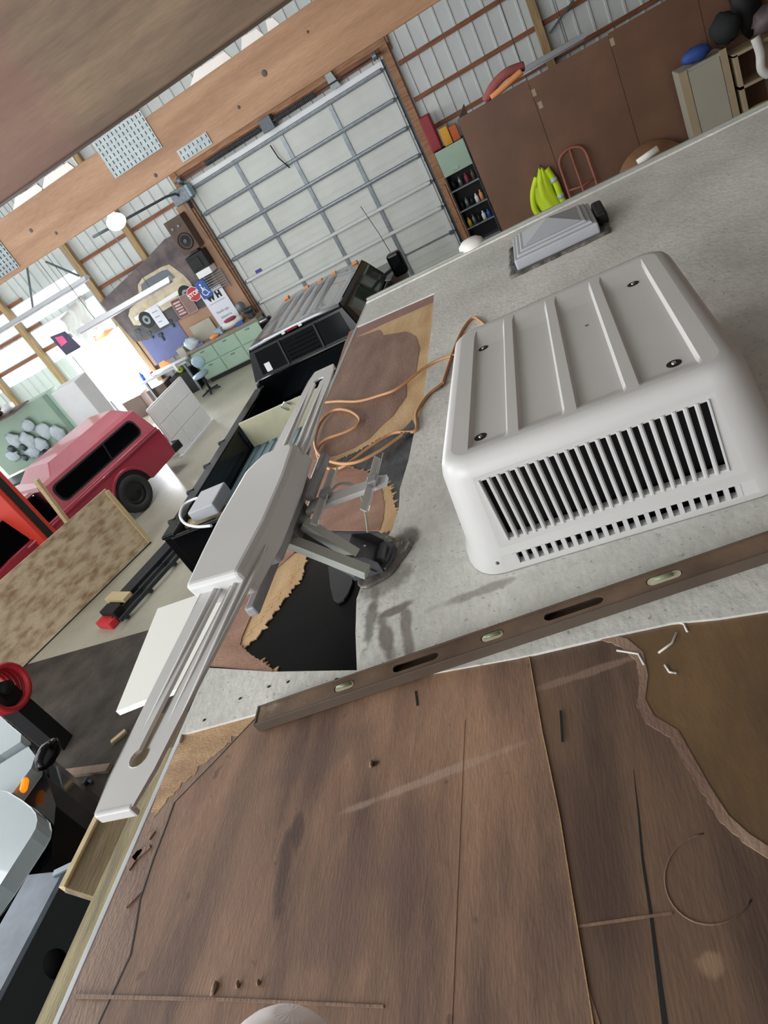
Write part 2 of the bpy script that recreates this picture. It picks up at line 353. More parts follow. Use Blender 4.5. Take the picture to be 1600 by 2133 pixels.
# ================================================================ the building
FZ = -4.0; YW = 17.0
fl = struct(obj('floor', MB().box(-18, -8, FZ-.15, 8, YW+.3, FZ), M['concrete']))
mb = MB()
a = W(325, 1311, z=FZ); b = W(0, 1397, z=FZ)
mb.prism([(-9.6, b.y-.05), (-6.4, a.y+.02), (-1.6, 6.2), (-1.6, -6), (-12, -6), (-12, b.y-.1)], FZ+.001, FZ+.008)
dm = obj('floor_mat', mb, M['dirt']); tag(dm, 'dark dirty mat covering the concrete floor beside the motorhome', 'mat')
struct(obj('ceiling', MB().box(-18, -8, 3.1, 8, YW+.3, 3.2), M['ceiling']))
struct(obj('unseen_wall_right', MB().box(6.0, -8, FZ, 6.1, YW, 3.1), M['hardboard']))  # unseen wall, added so daylight enters only from the left
struct(obj('unseen_wall_front', MB().box(.5, -8.1, FZ, 6.1, -8, 3.1), M['hardboard']))  # unseen part wall, added to block daylight from behind right

# end wall: ribbed steel panels, girts, posts
DX0, DX1, DZ = -7.72, -2.38, 0.2           # garage door opening
MX0, MX1, MZ = -13.6, -11.6, -1.75         # man door opening
wall = senv('wall_back', (-5, YW+.1, FZ))
def wpanel(x0, x1, z0, z1):
    mb = MB(); n = max(1, round((x1-x0)/.305)); w = (x1-x0)/n
    mb.box(x0, YW+.10, z0, x1, YW+.13, z1)
    for i in range(n):
        cx = x0 + w*(i+.5)
        mb.prism([(cx-.035, 0), (cx-.018, -.026), (cx+.018, -.026), (cx+.035, 0)], z0, z1, Matrix(((1,0,0,0),(0,1,0,YW+.10),(0,0,1,0),(0,0,0,1))))
    obj('metal_panel', mb, M['white_metal'], wall)
x = -18.0
while x < 8:
    x1 = x + .915
    segs = [(x, min(x1, 8))]
    out = []
    for (s0, s1) in segs:
        cuts = sorted({s0, s1} | {c for c in (DX0, DX1, MX0, MX1) if s0 < c < s1})
        for q0, q1 in zip(cuts, cuts[1:]):
            mid = (q0+q1)/2
            z0 = DZ if DX0 < mid < DX1 else MZ if MX0 < mid < MX1 else FZ
            if q1-q0 > .02: wpanel(q0, q1, z0, 3.1)
    x = x1
for z in (-3.3, -2.15, -1.27, -.62, .12, .95, 1.8, 2.6):
    for (x0, x1) in ((-18, MX0-.1), (MX1+.1, DX0-.15), (DX1+.3, .62), (.78, 8)):
        if x1 < -7 and z < -1.3 : continue
        if x0 < -17 and z in (-2.15,): pass
        obj('girt', MB().box(x0, YW+.03, z-.045, x1, YW+.074, z+.045), M['girt'], wall, bevel=.004)
obj('girt', MB().box(DX0-.15, YW+.0, .42, DX1+.3, YW+.06, .56), M['girt'], wall, bevel=.004)
obj('header_board', MB().box(DX0-.2, YW-.03, .56, DX1+.3, YW+.06, .80), M['lumber'], wall, bevel=.004)
obj('header_flashing', MB().box(DX0-.05, YW-.02, .2, DX1+.05, YW+.02, .34), M['white'], wall)
for (xa, xb_) in ((-18, -16.3), (-16.1, -14.4), (-14.2, -11.75)):
    for (za, zb_) in ((-1.68, -1.33), (-1.20, -.70), (-.55, .05)):
        obj('translucent_panel', MB().box(xa, YW+.065, za, xb_, YW+.072, zb_), M['translucent'], wall)
for px in (-16.2, -14.3, -11.5, -9.7, .7, 3.2):
    obj('post', MB().box(px-.08, YW-.1, FZ if px not in (-11.55,) else FZ, px+.08, YW+.028, 3.1), M['post'], wall, bevel=.006)
for px in (DX0-.12, DX1+.16):
    obj('door_jamb', MB().box(px-.09, YW-.06, FZ, px+.09, YW+.06, 2.2), M['lumber'], wall, bevel=.005)
# slim diagonal braces seen near the roof
for p, q in ((W(45,480,Y=16.9), W(70,650,Y=16.9)), (W(1195,0,Y=16.9), W(1145,70,Y=16.9)), (W(95,545,Y=16.9), W(165,575,Y=16.9))):
    obj('diagonal_brace', MB().bar(p, q, .04, .04), M['galv_dark'], wall)
# bright opening: frame of the open man door and the ground outside it
struct(obj('door_2', MB().box(MX0-.09, YW-.05, FZ, MX0, YW+.14, MZ+.1).box(MX1, YW-.05, FZ, MX1+.09, YW+.14, MZ+.1).box(MX0, YW-.05, MZ, MX1, YW+.14, MZ+.1), M['white']))
struct(obj('outside_ground', MB().box(-24, YW+.3, FZ-.2, 2, YW+14, FZ-.02), mat('pale_gravel', rgb(225, 222, 214), .8, 0, .08, 6)))

# sectional garage door seen from inside
gd = senv('door_1', (-5.05, YW, FZ))
NS = 7; SH = (DZ-FZ)/NS
for i in range(NS):
    z0 = FZ + i*SH; z1 = z0 + SH - .008
    mb = MB().box(DX0-.06, YW+.03, z0-.01, DX1+.1, YW+.07, z1+.01).box(DX0+.0, YW, z0, DX1-.0, YW+.04, z1)
    for k in (.28, .34, .62, .68): mb.box(DX0+.06, YW-.008, z0+SH*k-.008, DX1-.06, YW, z0+SH*k+.008)
    sec = obj('door_section', mb, M['door_panel'], gd)
    obj('lap_seam', MB().box(DX0+.06, YW-.014, z1-.03, DX1-.06, YW, z1), M['galv'], sec)
    # upright stiles
    for k in range(5):
        x = DX0+.1 + (DX1-DX0-.2)*k/4
        w = .045
        obj('stile', MB().box(x-w, YW-.03, z0, x+w, YW-.001, z1), M['galv'] if 0 < k < 4 else M['white_metal'], sec)
        if k in (1, 2, 3):
            obj('hinge', MB().box(x-.055, YW-.045, z1-.05, x+.055, YW-.03, z1+.05), M['galv'], sec)
        else:
            sgn = -1 if k == 0 else 1
            obj('roller_bracket', MB().box(x-.05, YW-.06, z1-.05, x+.05, YW-.03, z1+.04).cyl((x, YW-.07, z1), (x+sgn*.14, YW-.07, z1), .012, n=6), M['galv_dark'], sec)
for i in (2, 3, 4, 5, 6, 7):
    z = FZ + i*SH - .01
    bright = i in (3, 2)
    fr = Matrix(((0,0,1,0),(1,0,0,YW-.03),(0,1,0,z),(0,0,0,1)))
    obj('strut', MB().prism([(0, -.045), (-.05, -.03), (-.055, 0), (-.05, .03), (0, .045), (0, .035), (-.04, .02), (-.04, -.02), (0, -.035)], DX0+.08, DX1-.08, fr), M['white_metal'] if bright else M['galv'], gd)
for sx in (DX0-.04, DX1+.04):
    obj('door_track', MB().box(sx-.03, YW-.11, FZ, sx-.024, YW-.05, .35).box(sx-.03, YW-.056, FZ, sx+.03, YW-.05, .35), M['galv_dark'], gd)
    for k in range(9):
        z = FZ + .3 + k*.48
        obj('track_bracket', MB().box(sx-.05, YW-.05, z, sx+.05, YW-.04, z+.05), M['galv_dark'], gd)
obj('blue_tag', MB().box(-7.32, YW-.012, -2.17, -7.14, YW-.008, -2.09), mat('violet_sticker', rgb(84, 70, 160)), gd)
# torsion shaft, spring coils, drum plate
tor = thing('torsion_shaft', 'dark steel torsion shaft with long coil spring above the garage door', 'door spring', (-5, YW-.2, .4))
zt = .47
obj('shaft', MB().cyl((DX0-.1, YW-.22, zt), (DX1+.1, YW-.22, zt), .016, n=10), M['galv_dark'], tor)
def coil(x0, x1, r, n):
    pts = [(x0+(x1-x0)*i/(n*10), YW-.22+r*math.cos(2*PI*i/10), zt+r*math.sin(2*PI*i/10)) for i in range(n*10+1)]
    return MB().tube(pts, .011, 5)
obj('spring', coil(-6.9, -5.35, .055, 44), M['galv_dark'], tor); obj('spring', coil(-4.95, -3.9, .055, 30), M['galv_dark'], tor)
obj('centre_plate', MB().box(-5.3, YW-.28, .34, -5.0, YW-.06, .62), M['galv_dark'], tor, bevel=.01)
for x in (DX0+.05, DX1-.05): obj('cable_drum', MB().lathe([(.02, -.05), (.08, -.05), (.09, -.03), (.07, 0), (.09, .03), (.08, .05), (.02, .05)], (x, YW-.22, zt), (1, 0, 0)), M['galv'], tor)
obj('bearing_bracket', MB().prism([(0, 0), (.22, 0), (.11, .5), (0, .5)], -.01, .01, Matrix(((1,0,0,-3.55),(0,0,-1,YW-.15),(0,1,0,.35),(0,0,0,1)))), M['plate'], tor)
op = thing('door_opener', 'grey side mount door opener box at upper left corner of garage door', 'opener', (DX0-.1, YW-.3, .0))
obj('housing', MB().box(DX0-.32, YW-.4, .02, DX0+.12, YW-.08, .36), M['galv'], op, bevel=.03)
obj('side_cover', MB().box(DX0+.1, YW-.38, .06, DX0+.2, YW-.12, .34), M['bluegrey'], op, bevel=.02)
obj('chain', MB().tube([(DX0-.1, YW-.42, .02), (DX0-.08, YW-.42, -.5), (DX0-.03, YW-.42, -.9)], .008, 5), M['galv'], op)
pull = obj('pull_rope', MB().tube([(-5.35, YW-.12, .1), (-5.32, YW-.12, -.2), (-5.2, YW-.1, -.5)], .014, 6), M['black']); tag(pull, 'thin black emergency rope hanging at top centre of the garage door', 'rope')
# curved horizontal track near the left top corner
tr = obj('overhead_track', MB().tube([(DX0-.1, YW-.1, -.15), (DX0-.1, YW-.2, .1), (DX0-.1, YW-.5, .28), (DX0-.1, YW-1.0, .32), (DX0-.1, 12.5, .33)], .03, 6), M['galv_dark'])
tag(tr, 'dark overhead rail curving back from the left corner of the garage door', 'rail')

# ================================================================ roof trusses close overhead
def truss_beam(name, label, y, z0, z1, x0, x1, m, plates, knots=()):
    t = thing(name, label, 'beam', ((x0+x1)/2, y, z0))
    obj('timber', MB().box(x0, y-.02, z0, x1, y+.02, z1), m, t, bevel=.003)
    for (px, pz, w, h) in plates:
        pl = MB().box(px-w/2, y-.0245, pz-h/2, px+w/2, y-.0205, pz+h/2)
        nx = int(w/.028); nz = int(h/.024)
        for i in range(nx):
            for j in range(nz):
                cx = px - w/2 + w*(i+.5)/nx; cz = pz - h/2 + h*(j+.5)/nz
                pl.box(cx-.004, y-.03, cz-.008, cx+.004, y-.0245, cz+.008)
        obj('truss_plate', pl, M['plate'], t)
    for (px, pz, r) in knots:
        obj('knot', MB().lathe([(0, .002), (r*.6, .002), (r, 0)], (px, y-.0205, pz), (0, -1, 0), 10), M['wood_dark'], t)
    return t
YB = 3.9
b0 = W(0, 588, Y=YB); b1 = W(830, 80, Y=YB)
truss_beam('truss_beam', 'long pine truss beam with steel tooth plates crossing above the roof front', YB, .155, .43, -3.6, 1.6,
           M['beam'], [(-1.925, .375, .34, .19), (-1.60, .20, .20, .06), (-3.12, .31, .30, .26)],
           [(-1.08, .30, .016), (-1.28, .24, .009), (-1.88, .19, .011), (-2.75, .30, .012), (-2.62, .22, .01), (-.8, .34, .007)])
truss_beam('truss_beam', 'dark brown truss beam closest overhead at the top left corner', 1.15, .143, .47, -2.2, .8, M['beam_near'], [], [])
for i, (px, py, qx, qy) in enumerate([(390, 165, 480, 118), (500, 92, 545, 68), (560, 60, 580, 50), (30, 430, 90, 385), (95, 395, 160, 350)]):
    a = W(px, py, Y=YB+.05); c = W(qx, qy, Y=YB+.05)
    h = .05
    mb = MB().prism([(a.x, .425), (a.x*.7+c.x*.3, .425+h), (c.x, .43+h*.8), (c.x+.02, .425)], YB+.0, YB+.012, Matrix(((1,0,0,0),(0,0,1,0),(0,1,0,0),(0,0,0,1))))
    o = obj('foil_scrap', mb, M['insul'])
    tag(o, ['torn white foil scrap, widest one along the truss beam top', 'torn white foil scrap on beam top, toward its right end', 'tiny white foil scrap, rightmost on the truss beam', 'white foil scrap, leftmost on the truss beam top',
            'pale foil scrap beside the leftmost one on the beam'][i], 'foil scrap', 'foil scraps along the truss beam')
# lit round lamp and hung fixtures
lp = thing('globe_lamp', 'glowing white round lamp hanging under the truss beam', 'lamp', W(240, 462, Y=11.5))
c = W(242, 462, Y=11.5)
obj('globe', MB().blob(c, (.17, .17, .13), 0, 1, 16, 10), M['lamp_on'], lp)
obj('cap', MB().cyl(c+Vector((0, 0, .12)), c+Vector((0, 0, .26)), .07), M['fixture'], lp)
obj('cord', MB().cyl(c+Vector((0, 0, .26)), c+Vector((0, 0, 3.0-c.z)), .008, n=6), M['white'], lp)
pl = bpy.data.lights.new('globe_light', 'POINT'); pl.energy = 160; pl.shadow_soft_size = .15; po = bpy.data.objects.new('globe_light', pl); COL.objects.link(po); po.location = c + OFF + Vector((0, -.1, -.25))
def fixture(label, p, q):
    p, q = Vector(p), Vector(q); q.z = p.z; q.y = p.y
    t = thing('strip_light', label, 'light fixture', (p+q)/2, 'strip lights over the benches')
    fr = Matrix(((0,0,1,0),(1,0,0,p.y),(0,1,0,p.z),(0,0,0,1)))
    obj('housing', MB().prism([(-.11, -.03), (-.05, .05), (.05, .05), (.11, -.03)], p.x, q.x, fr), M['fixture'], t)
    for s in (-.05, .05): obj('tube', MB().cyl((p.x+.03, p.y+s, p.z-.05), (q.x-.03, p.y+s, p.z-.05), .019, n=8), M['tube_on'], t)
    for s in (.2, .8): obj('hanger', MB().cyl((p.x+(q.x-p.x)*s, p.y, p.z+.05), (p.x+(q.x-p.x)*s, p.y, 3.0), .006, n=5), M['galv_dark'], t)
fixture('long grey strip light hanging above the left green cabinet', W(-60, 725, Y=13.5), W(187, 585, Y=13.5))
fixture('grey strip light hanging in front of the car banner', W(165, 690, Y=12.2), W(352, 575, Y=12.2))
fixture('dim strip light high on the wall above the brown partition', W(1060, 165, Y=15.5), W(1215, 65, Y=15.5))

# ================================================================ the motorhome roof
rv = thing('motorhome', 'grey roofed motorhome with peeled roof covering, seen from on top', 'motorhome', (RVX, RVY, FZ))
X0, X1, Y0, Y1 = -1.262, 1.14, -4.5, 4.235
obj('body', MB().box(X0+.012, Y0, -3.65, X1-.012, Y1-.012, -1.012), M['gelcoat'], rv, bevel=.02)
for (wx, wy) in ((X0+.15, 2.6), (X1-.15, 2.6), (X0+.15, -2.5), (X1-.15, -2.5)):
    obj('wheel', MB().lathe([(.0, -.12), (.24, -.12), (.36, -.1), (.38, 0), (.36, .1), (.24, .12), (0, .12)], (wx, wy, FZ+.38), (1, 0, 0)), M['rubber'], rv)
def P2(*pts, z=-1.0): return [(lambda p: (p.x, p.y))(W(a, b, z=z)) for a, b in pts]
def jag(poly, i0, i1, amp, n=5, seed=1, sharp=True):
    """tear the edges i0..i1 of an outline into splinters"""
    r = random.Random(seed); out = []
    for i in range(len(poly)):
        a = Vector(poly[i]); b = Vector(poly[(i+1) % len(poly)]); out.append(tuple(a))
        if i0 <= i < i1:
            d = b-a; nn = Vector((-d.y, d.x)); L = nn.length
            if L < 1e-6: continue
            nn /= L; k = max(2, int(L/(.0085 if sharp else .05)))
            for j in range(1, k):
                t = (j + r.uniform(-.4, .4))/k
                out.append(tuple(a + d*t + nn*(amp*r.uniform(.1, 1)**2*1.6*(1 if r.random() < .8 else -.4) if j % 2 else -amp*r.uniform(0, .3))))
    return out
ZB = -1.012
# bare plywood roof deck, sheet by sheet
def ply(name, poly, z1, m, z0=ZB): return obj(name, MB().prism(poly, z0, z1), m, rv)
nearY = 1.03
seam = P2((1128, 1520), (1165, 1700), (1192, 1870), (1235, 2133))
_k = (seam[0][0]-seam[-1][0])/(seam[0][1]-seam[-1][1])
seam = [(seam[0][0] + _k*(nearY-seam[0][1]), nearY)] + seam + [(seam[-1][0] + _k*(-4.5-seam[-1][1]), -4.5)]
sh = lambda d, pts=None: [(x+d, y) for x, y in (pts or seam)]
ply('plywood_sheet', [(X0+.004, -4.5), (X0+.004, nearY)] + sh(-.002), -1.0045, M['torn'])
ply('plywood_sheet', [(X1, -4.5), (X1, nearY)] + sh(.002), -1.003, M['ply_right'])
ply('roof_deck', [(X0+.004, nearY+.002), (X0+.004, Y1-.02), (X1, Y1-.02), (X1, nearY+.002)], -1.006, M['blackhole'])
# the worn face veneer right of the long crack, a tan strip left of it
crk = P2((548, 1478), (452, 1580), (362, 1672), (345, 1720), (318, 1790), (290, 1875), (283, 1920), (270, 1990), (230, 2075), (200, 2140), (140, 2400))
face = [(crk[0][0], crk[0][1]+.03)] + crk + [(-.9, -4.5)] + sh(-.001)[::-1]
face = face[:1] + jag(face[1:], 0, len(crk)-1, .0012, seed=3) + []
ply('face_veneer', face, -1.0005, M['ply'], -1.0044)
ply('veneer_crack', crk + [(x+.0035, y+.001) for x, y in crk[::-1]], -.9998, M['black'], -1.0044)
tan = P2((380, 1531), (372, 1545), (330, 1640), (312, 1690), (318, 1700), (345, 1665), (372, 1640), (420, 1590), (452, 1565), (500, 1525), (540, 1487))
ply('bare_veneer_strip', jag(tan, 3, 9, .010, seed=5), -1.0035, M['veneer2'], -1.0044)
for i, pl in enumerate([((255, 1870), (300, 1840), (305, 1846), (262, 1890)), ((270, 1780), (310, 1758), (312, 1765), (280, 1792)), ((300, 1735), (322, 1730), (310, 1748)), ((262, 1800), (290, 1765), (296, 1770), (268, 1812))]):
    ply('splinter', P2(*pl), -1.001, M['torn'], -1.0044)
bat = P2((152, 2071), (470, 2079), (800, 2094), (800, 2100), (470, 2086), (150, 2080))
ply('glue_ridge', bat, -.9985, M['torn'], -1.001)
# light seam line and the second crack between sheets
ply('seam_strip', sh(-.0008) + sh(.0012)[::-1], -1.0002, M['veneer2'], -1.01)
for (a_, b_, w_, zz) in (((968, 1500), (940, 2160), .0012, -1.0001), ((1165, 1880), (1250, 2150), .006, -1.0024), ((1190, 1930), (1400, 1900), .004, -1.0024)):
    p_, q_ = W(*a_, z=-1), W(*b_, z=-1)
    obj('faint_ridge', MB().bar((p_.x, p_.y, zz), (q_.x, q_.y, zz), w_, .0008), M['ply'], rv)
c2 = P2((1318, 1600), (1328, 1700), (1335, 1790), (1350, 1890), (1378, 2133), (1390, 2133), (1356, 1890), (1340, 1790), (1331, 1700))
ply('crack', c2, -1.0024, M['black'], -1.0036)
for q in ((866, 1440, 870, 1470), (1168, 1480, 1172, 1545)):
    a = W(q[0], q[1], z=-1); b_ = W(q[2], q[3], z=-1)
    obj('crack', MB().bar((a.x, a.y, -.9999), (b_.x, b_.y, -.9999), .004, .0012), M['black'], rv)
# amber area with its pale torn lip on the right
edge = [(1245, 1330), (1290, 1345), (1322, 1372), (1332, 1420), (1326, 1470), (1345, 1505), (1395, 1535), (1420, 1580), (1460, 1650), (1500, 1712), (1545, 1752), (1620, 1800)]
lip = P2(*edge, *[(x+18, y-14) for x, y in reversed(edge)])
amb = P2(*[(x+14, y-10) for x, y in edge], (1750, 1820), (1900, 1400), (1650, 1225), (1400, 1275))
ply('amber_veneer', amb, -1.0018, M['amber'], -1.003)
ply('torn_lip', jag(lip, 0, 10, .002, seed=9), -1.0005, M['torn'], -1.003)
ring = [W(1480+95*math.cos(t), 1830+95*math.sin(t), z=-1.0022) for t in [PI*.15+i*PI*1.3/26 for i in range(27)]]
obj('ring_mark', MB().tube([(p.x, p.y, -1.0036) for p in ring], .0018, 5), M['ply_right'], rv)
for q in [((1285, 1355), (1330, 1362), (1342, 1385)), ((1372, 1360), (1400, 1340), (1410, 1318)), ((1385, 1385), (1395, 1400), (1410, 1402)), ((1390, 1290), (1425, 1300), (1432, 1316))]:
    obj('dry_glue_string', MB().tube([W(x, y, z=-1.0005) for x, y in q], .0022, 5), M['membrane'], rv)
for i, (x, y, s) in enumerate([(448, 2058, 1.0), (497, 2052, .5), (540, 2048, .45), (775, 1592, .7)]):
    p = W(x, y, z=-1)
    o = obj('wood_chip', MB().blob(p+Vector((0, 0, .003)), (.006*s, .012*s, .004), .3, i, 6, 4), M['torn'])
    tag(o, ['curled brown bark chip near the bottom edge of the plywood', 'small tan wood crumb right of the curled bark chip', 'smallest tan wood crumb on the lower plywood', 'dark knot chip beside the long stain on the plywood'][i], 'wood chip')

# grey membrane with the big cut-out
mem_front = P2((430, 1392), (570, 1401), (745, 1398), (742, 1320), (744, 1250), (775, 1160), (818, 1107), (832, 1060), (834, 1020), (852, 960), (866, 890), (884, 830), (893, 740), (900, 680), (905, 612), (727, 690))
near_edge = P2((1660, 1265), (1500, 1290), (1400, 1300), (1250, 1332), (1080, 1372), (870, 1410), (540, 1487), (380, 1531))
outer = [(X0, W(727, 690, z=-1).y), (X0, Y1), (X1, Y1)] + [(X1, near_edge[0][1]+.02)] + near_edge + [(X0+.01, .965), (X0, 1.0)]
poly = outer + [(X0, mem_front[0][1])] + mem_front[:-1]
obj('roof_membrane', MB().prism(poly, -1.0055, -.9965), M['membrane'], rv)
# materials showing in the cut-out, bottom to top
ply('torn_felt', jag(P2((640, 1000), (705, 955), (800, 905), (866, 884), (856, 960), (836, 1022), (834, 1060), (820, 1106), (790, 1110), (640, 1110)), 0, 3, .006, seed=2), -1.0042, M['tar'], -1.006)
ply('grey_liner', P2((640, 1103), (818, 1107), (775, 1160), (750, 1210), (700, 1150), (650, 1150)), -1.0046, M['greyflap'], -1.006)
ply('pale_veneer', jag(P2((727, 690), (904, 614), (899, 680), (892, 740), (883, 830), (866, 886), (800, 905), (735, 942), (690, 962), (640, 960), (655, 900)), 5, 9, .012, seed=4), -1.0028, M['veneer'], -1.006)
ply('glue_strip', P2((727, 690), (905, 612), (905, 628), (800, 674), (740, 702), (721, 708)), -1.0022, M['glue'], -1.003)
brown = P2((720, 708), (762, 696), (790, 686), (797, 698), (845, 690), (866, 700), (874, 725), (868, 760), (866, 775), (845, 800), (846, 825), (828, 850), (818, 865), (795, 885), (770, 912), (738, 932), (700, 948), (640, 960), (655, 900), (690, 800))
ply('brown_plywood', jag(brown, 2, 16, .003, seed=6, sharp=False), -1.0012, M['patch'], -1.003)
ply('splintered_veneer', jag(P2((650, 1000), (690, 955), (740, 975), (790, 990), (812, 1015), (822, 1050), (826, 1075), (822, 1104), (790, 1106), (700, 1050)), 0, 8, .013, seed=8), -1.0022, M['veneer'], -1.006)
ply('brown_plywood', jag(P2((600, 1020), (640, 958), (695, 968), (760, 980), (790, 1000), (800, 1050), (798, 1080), (790, 1105), (700, 1104), (640, 1103), (590, 1160), (560, 1160)), 2, 6, .003, seed=11), -1.0008, M['patch2'], -1.003)
ply('pale_splinters', jag(P2((640, 1150), (628, 1200), (600, 1235), (566, 1280), (538, 1322), (508, 1350), (540, 1375), (578, 1398), (560, 1400), (500, 1385), (480, 1340), (505, 1280), (560, 1190), (600, 1152)), 0, 7, .010, seed=12), -1.0018, M['veneer'], -1.006)
ply('brown_plywood', jag(P2((652, 1104), (610, 1155), (575, 1185), (545, 1235), (520, 1290), (505, 1325), (500, 1345), (535, 1372), (565, 1392), (570, 1406), (540, 1398), (470, 1398), (430, 1392), (440, 1350), (500, 1215), (560, 1110)), 6, 10, .006, seed=13), -.9985, M['patch2'], -1.002)
for i in range(9):
    t = i/8; p = W(600-95*t, 1200+130*t, z=-1); q = W(660-105*t+20, 1150+125*t, z=-1)
    d = (Vector((q.x-p.x, q.y-p.y, 0))).normalized()*(.03+.03*random.random())
    obj('splinter', MB().bar((p.x, p.y, -1.0015), (p.x+d.x, p.y+d.y, -1.0008), .004, .0025), M['veneer'], rv)
# edge trim along the far and left edges
ob = obj('front_trim', MB().box(X0-.004, Y1-.05, -1.03, X1, Y1+.006, -.988), M['membrane'], rv, bevel=.004)
obj('front_trim_lip', MB().box(X0-.004, Y1-.012, -.99, X1, Y1+.012, -.978), M['alum'], rv, bevel=.003)
obj('edge_trim', MB().box(X0-.018, 1.6, -1.05, X0+.003, Y1, -1.0), M['alum'], rv, bevel=.002)
obj('drip_rail', MB().box(X0-.013, -4.5, -1.03, X0+.002, 1.25, -1.004), mat('pale_edge_flashing', rgb(206, 208, 212), .4), rv, bevel=.002)
for i, (x, y) in enumerate([(560, 1430), (425, 1500), (500, 1455), (600, 1420), (700, 1415), (1240, 1235), (920, 805)]):
    p = W(x, y, z=-.996)
    obj('grit_spot', MB().blob((p.x, p.y, -.996), (.006, .004, .0015), .3, i, 6, 4), M['black'], rv)

# plastic stool-like round cap at the far corner
c = W(985, 515, z=-1.0)
o = obj('round_vent_cap', MB().lathe([(0, .055), (.05, .05), (.075, .03), (.08, 0)], (c.x, c.y-.02, -.995)), M['cream']); tag(o, 'small cream round vent cap on the far edge of the motorhome roof', 'vent cap')

# ================================================================ rooftop air conditioner
ac = thing('air_conditioner', 'off-white rooftop air conditioner shroud with ribbed top and slotted front', 'air conditioner', (-.105, 1.65, -.9965))
AX, AY = -.105, 1.66
def rrect(hx, hy, r, cx, cy, n=6):
    pts = []
    for (sx_, sy_, a0) in ((1, -1, -PI/2), (1, 1, 0), (-1, 1, PI/2), (-1, -1, PI)):
        for i in range(n+1):
            a = a0 + PI/2*i/n; pts.append((cx+sx_*(hx-r)+r*math.cos(a), cy+sy_*(hy-r)+r*math.sin(a)))
    return pts
# rings from the top plateau down to the base:  (half x, half y, centre y, corner r, z)
RG = [(.283, .362, 1.645, .045, -.688), (.297, .378, 1.645, .055, -.690), (.307, .390, 1.648, .062, -.697), (.315, .402, 1.650, .07, -.709), (.322, .411, 1.655, .075, -.728),
      (.350, .432, 1.672, .085, -.925), (.362, .440, 1.678, .09, -.945), (.368, .445, 1.68, .09, -.980), (.366, .443, 1.68, .09, -.9945)]
NC = 6; rings = []
for (hx, hy, cy, r, z) in RG: rings.append([Vector((x, y, z)) for x, y in rrect(hx, hy, r, AX, cy, NC)])
n = len(rings[0]); mb = MB(); vs = [p for r in rings for p in r]; fs = []
fseg = n-1      # straight front segment: last point -> first point
for k in range(len(rings)-1):
    for i in range(n):
        if i == fseg and k in (4, 6): continue
        j = (i+1) % n; fs.append((k*n+i, (k+1)*n+i, (k+1)*n+j, k*n+j))
mb.add(vs, fs, True)
# plateau with four shallow channels
px0, px1, py0, py1 = -.358, .150, 1.315, 1.975
ramp = .007
chan = [(-.350, -.262), (-.236, -.128), (-.104, .006), (.030, .128)]
chan = [(-.347, -.254), (-.230, -.128), (-.104, -.001), (.023, .143)]
xs = [px0]; zs = [0]
for a, b in chan: xs += [a, a+ramp, b-ramp, b]; zs += [0, -1, -1, 0]
xs += [px1]; zs += [0]
ys = [py0-.02, py0-.01, py0+.005, py0+.02, 1.87, 1.90, 1.945, py1+.015]; dr_ = [0, .15, .65, 1, 1, .8, .45, .0]; DZc = .011
grid = []
for j, y in enumerate(ys): grid.append([Vector((x, y if z == 0 else y, RG[0][4] + z*DZc*dr_[j])) for x, z in zip(xs, zs)])
mb.sheet(grid, False)
# border between plateau grid and first ring
outl = [(p.x, p.y) for p in rings[0]]; hole = [(px0, ys[0]), (px1, ys[0]), (px1, ys[-1]), (px0, ys[-1])]
tri = tessellate_polygon([[Vector((x, y, 0)) for x, y in outl], [Vector((x, y, 0)) for x, y in hole]]); allp = outl + hole
tt = []
for t in tri:
    a, b, c = [allp[i] for i in t]
    tt.append(t if (b[0]-a[0])*(c[1]-a[1])-(b[1]-a[1])*(c[0]-a[0]) > 0 else (t[0], t[2], t[1]))
mb.add([Vector((x, y, RG[0][4])) for x, y in allp], tt, True)
# front face with its two louvre openings
def face_frame(k):
    A = rings[k][fseg]; B = rings[k][0]; C = rings[k+1][fseg]; D = rings[k+1][0]
    u0, u1 = A.x, B.x; x0b, x1b = C.x, D.x
    def f(x, v):        # v: 0 top .. 1 bottom
        return Vector((x, A.y + (C.y-A.y)*v, A.z + (C.z-A.z)*v))
    return A, B, C, D, f
def front(k, ax, bx, v0, v1):
    A, B, C, D, f = face_frame(k)
    out = [(A.x, 0), (C.x, 1), (D.x, 1), (B.x, 0)]; ho = [(ax, v0), (ax, v1), (bx, v1), (bx, v0)]
    tri = tessellate_polygon([[Vector((x, y, 0)) for x, y in out], [Vector((x, y, 0)) for x, y in ho]]); al = out + ho
    tt = []
    for t in tri:
        a, b, c = [al[i] for i in t]
        tt.append(t if (b[0]-a[0])*(c[1]-a[1])-(b[1]-a[1])*(c[0]-a[0]) < 0 else (t[0], t[2], t[1]))
    mb.add([f(x, v) for x, v in al], tt)
    # returns of the opening
    q = [f(x, v) for x, v in ho]; q2 = [p + Vector((0, .02, 0)) for p in q]
    mb.add(q + q2, [(i, (i+1) % 4, 4+(i+1) % 4, 4+i) for i in range(4)])
    return f
sl0, sl1 = -.342, .128
f1 = front(4, sl0, sl1, .07, .90)
s20, s21 = -.345, .135
f2 = front(6, s20, s21, .12, .92)
shroud = obj('shroud', mb, M['ac'], ac)
NSL = 22; pit = (sl1-sl0)/NSL
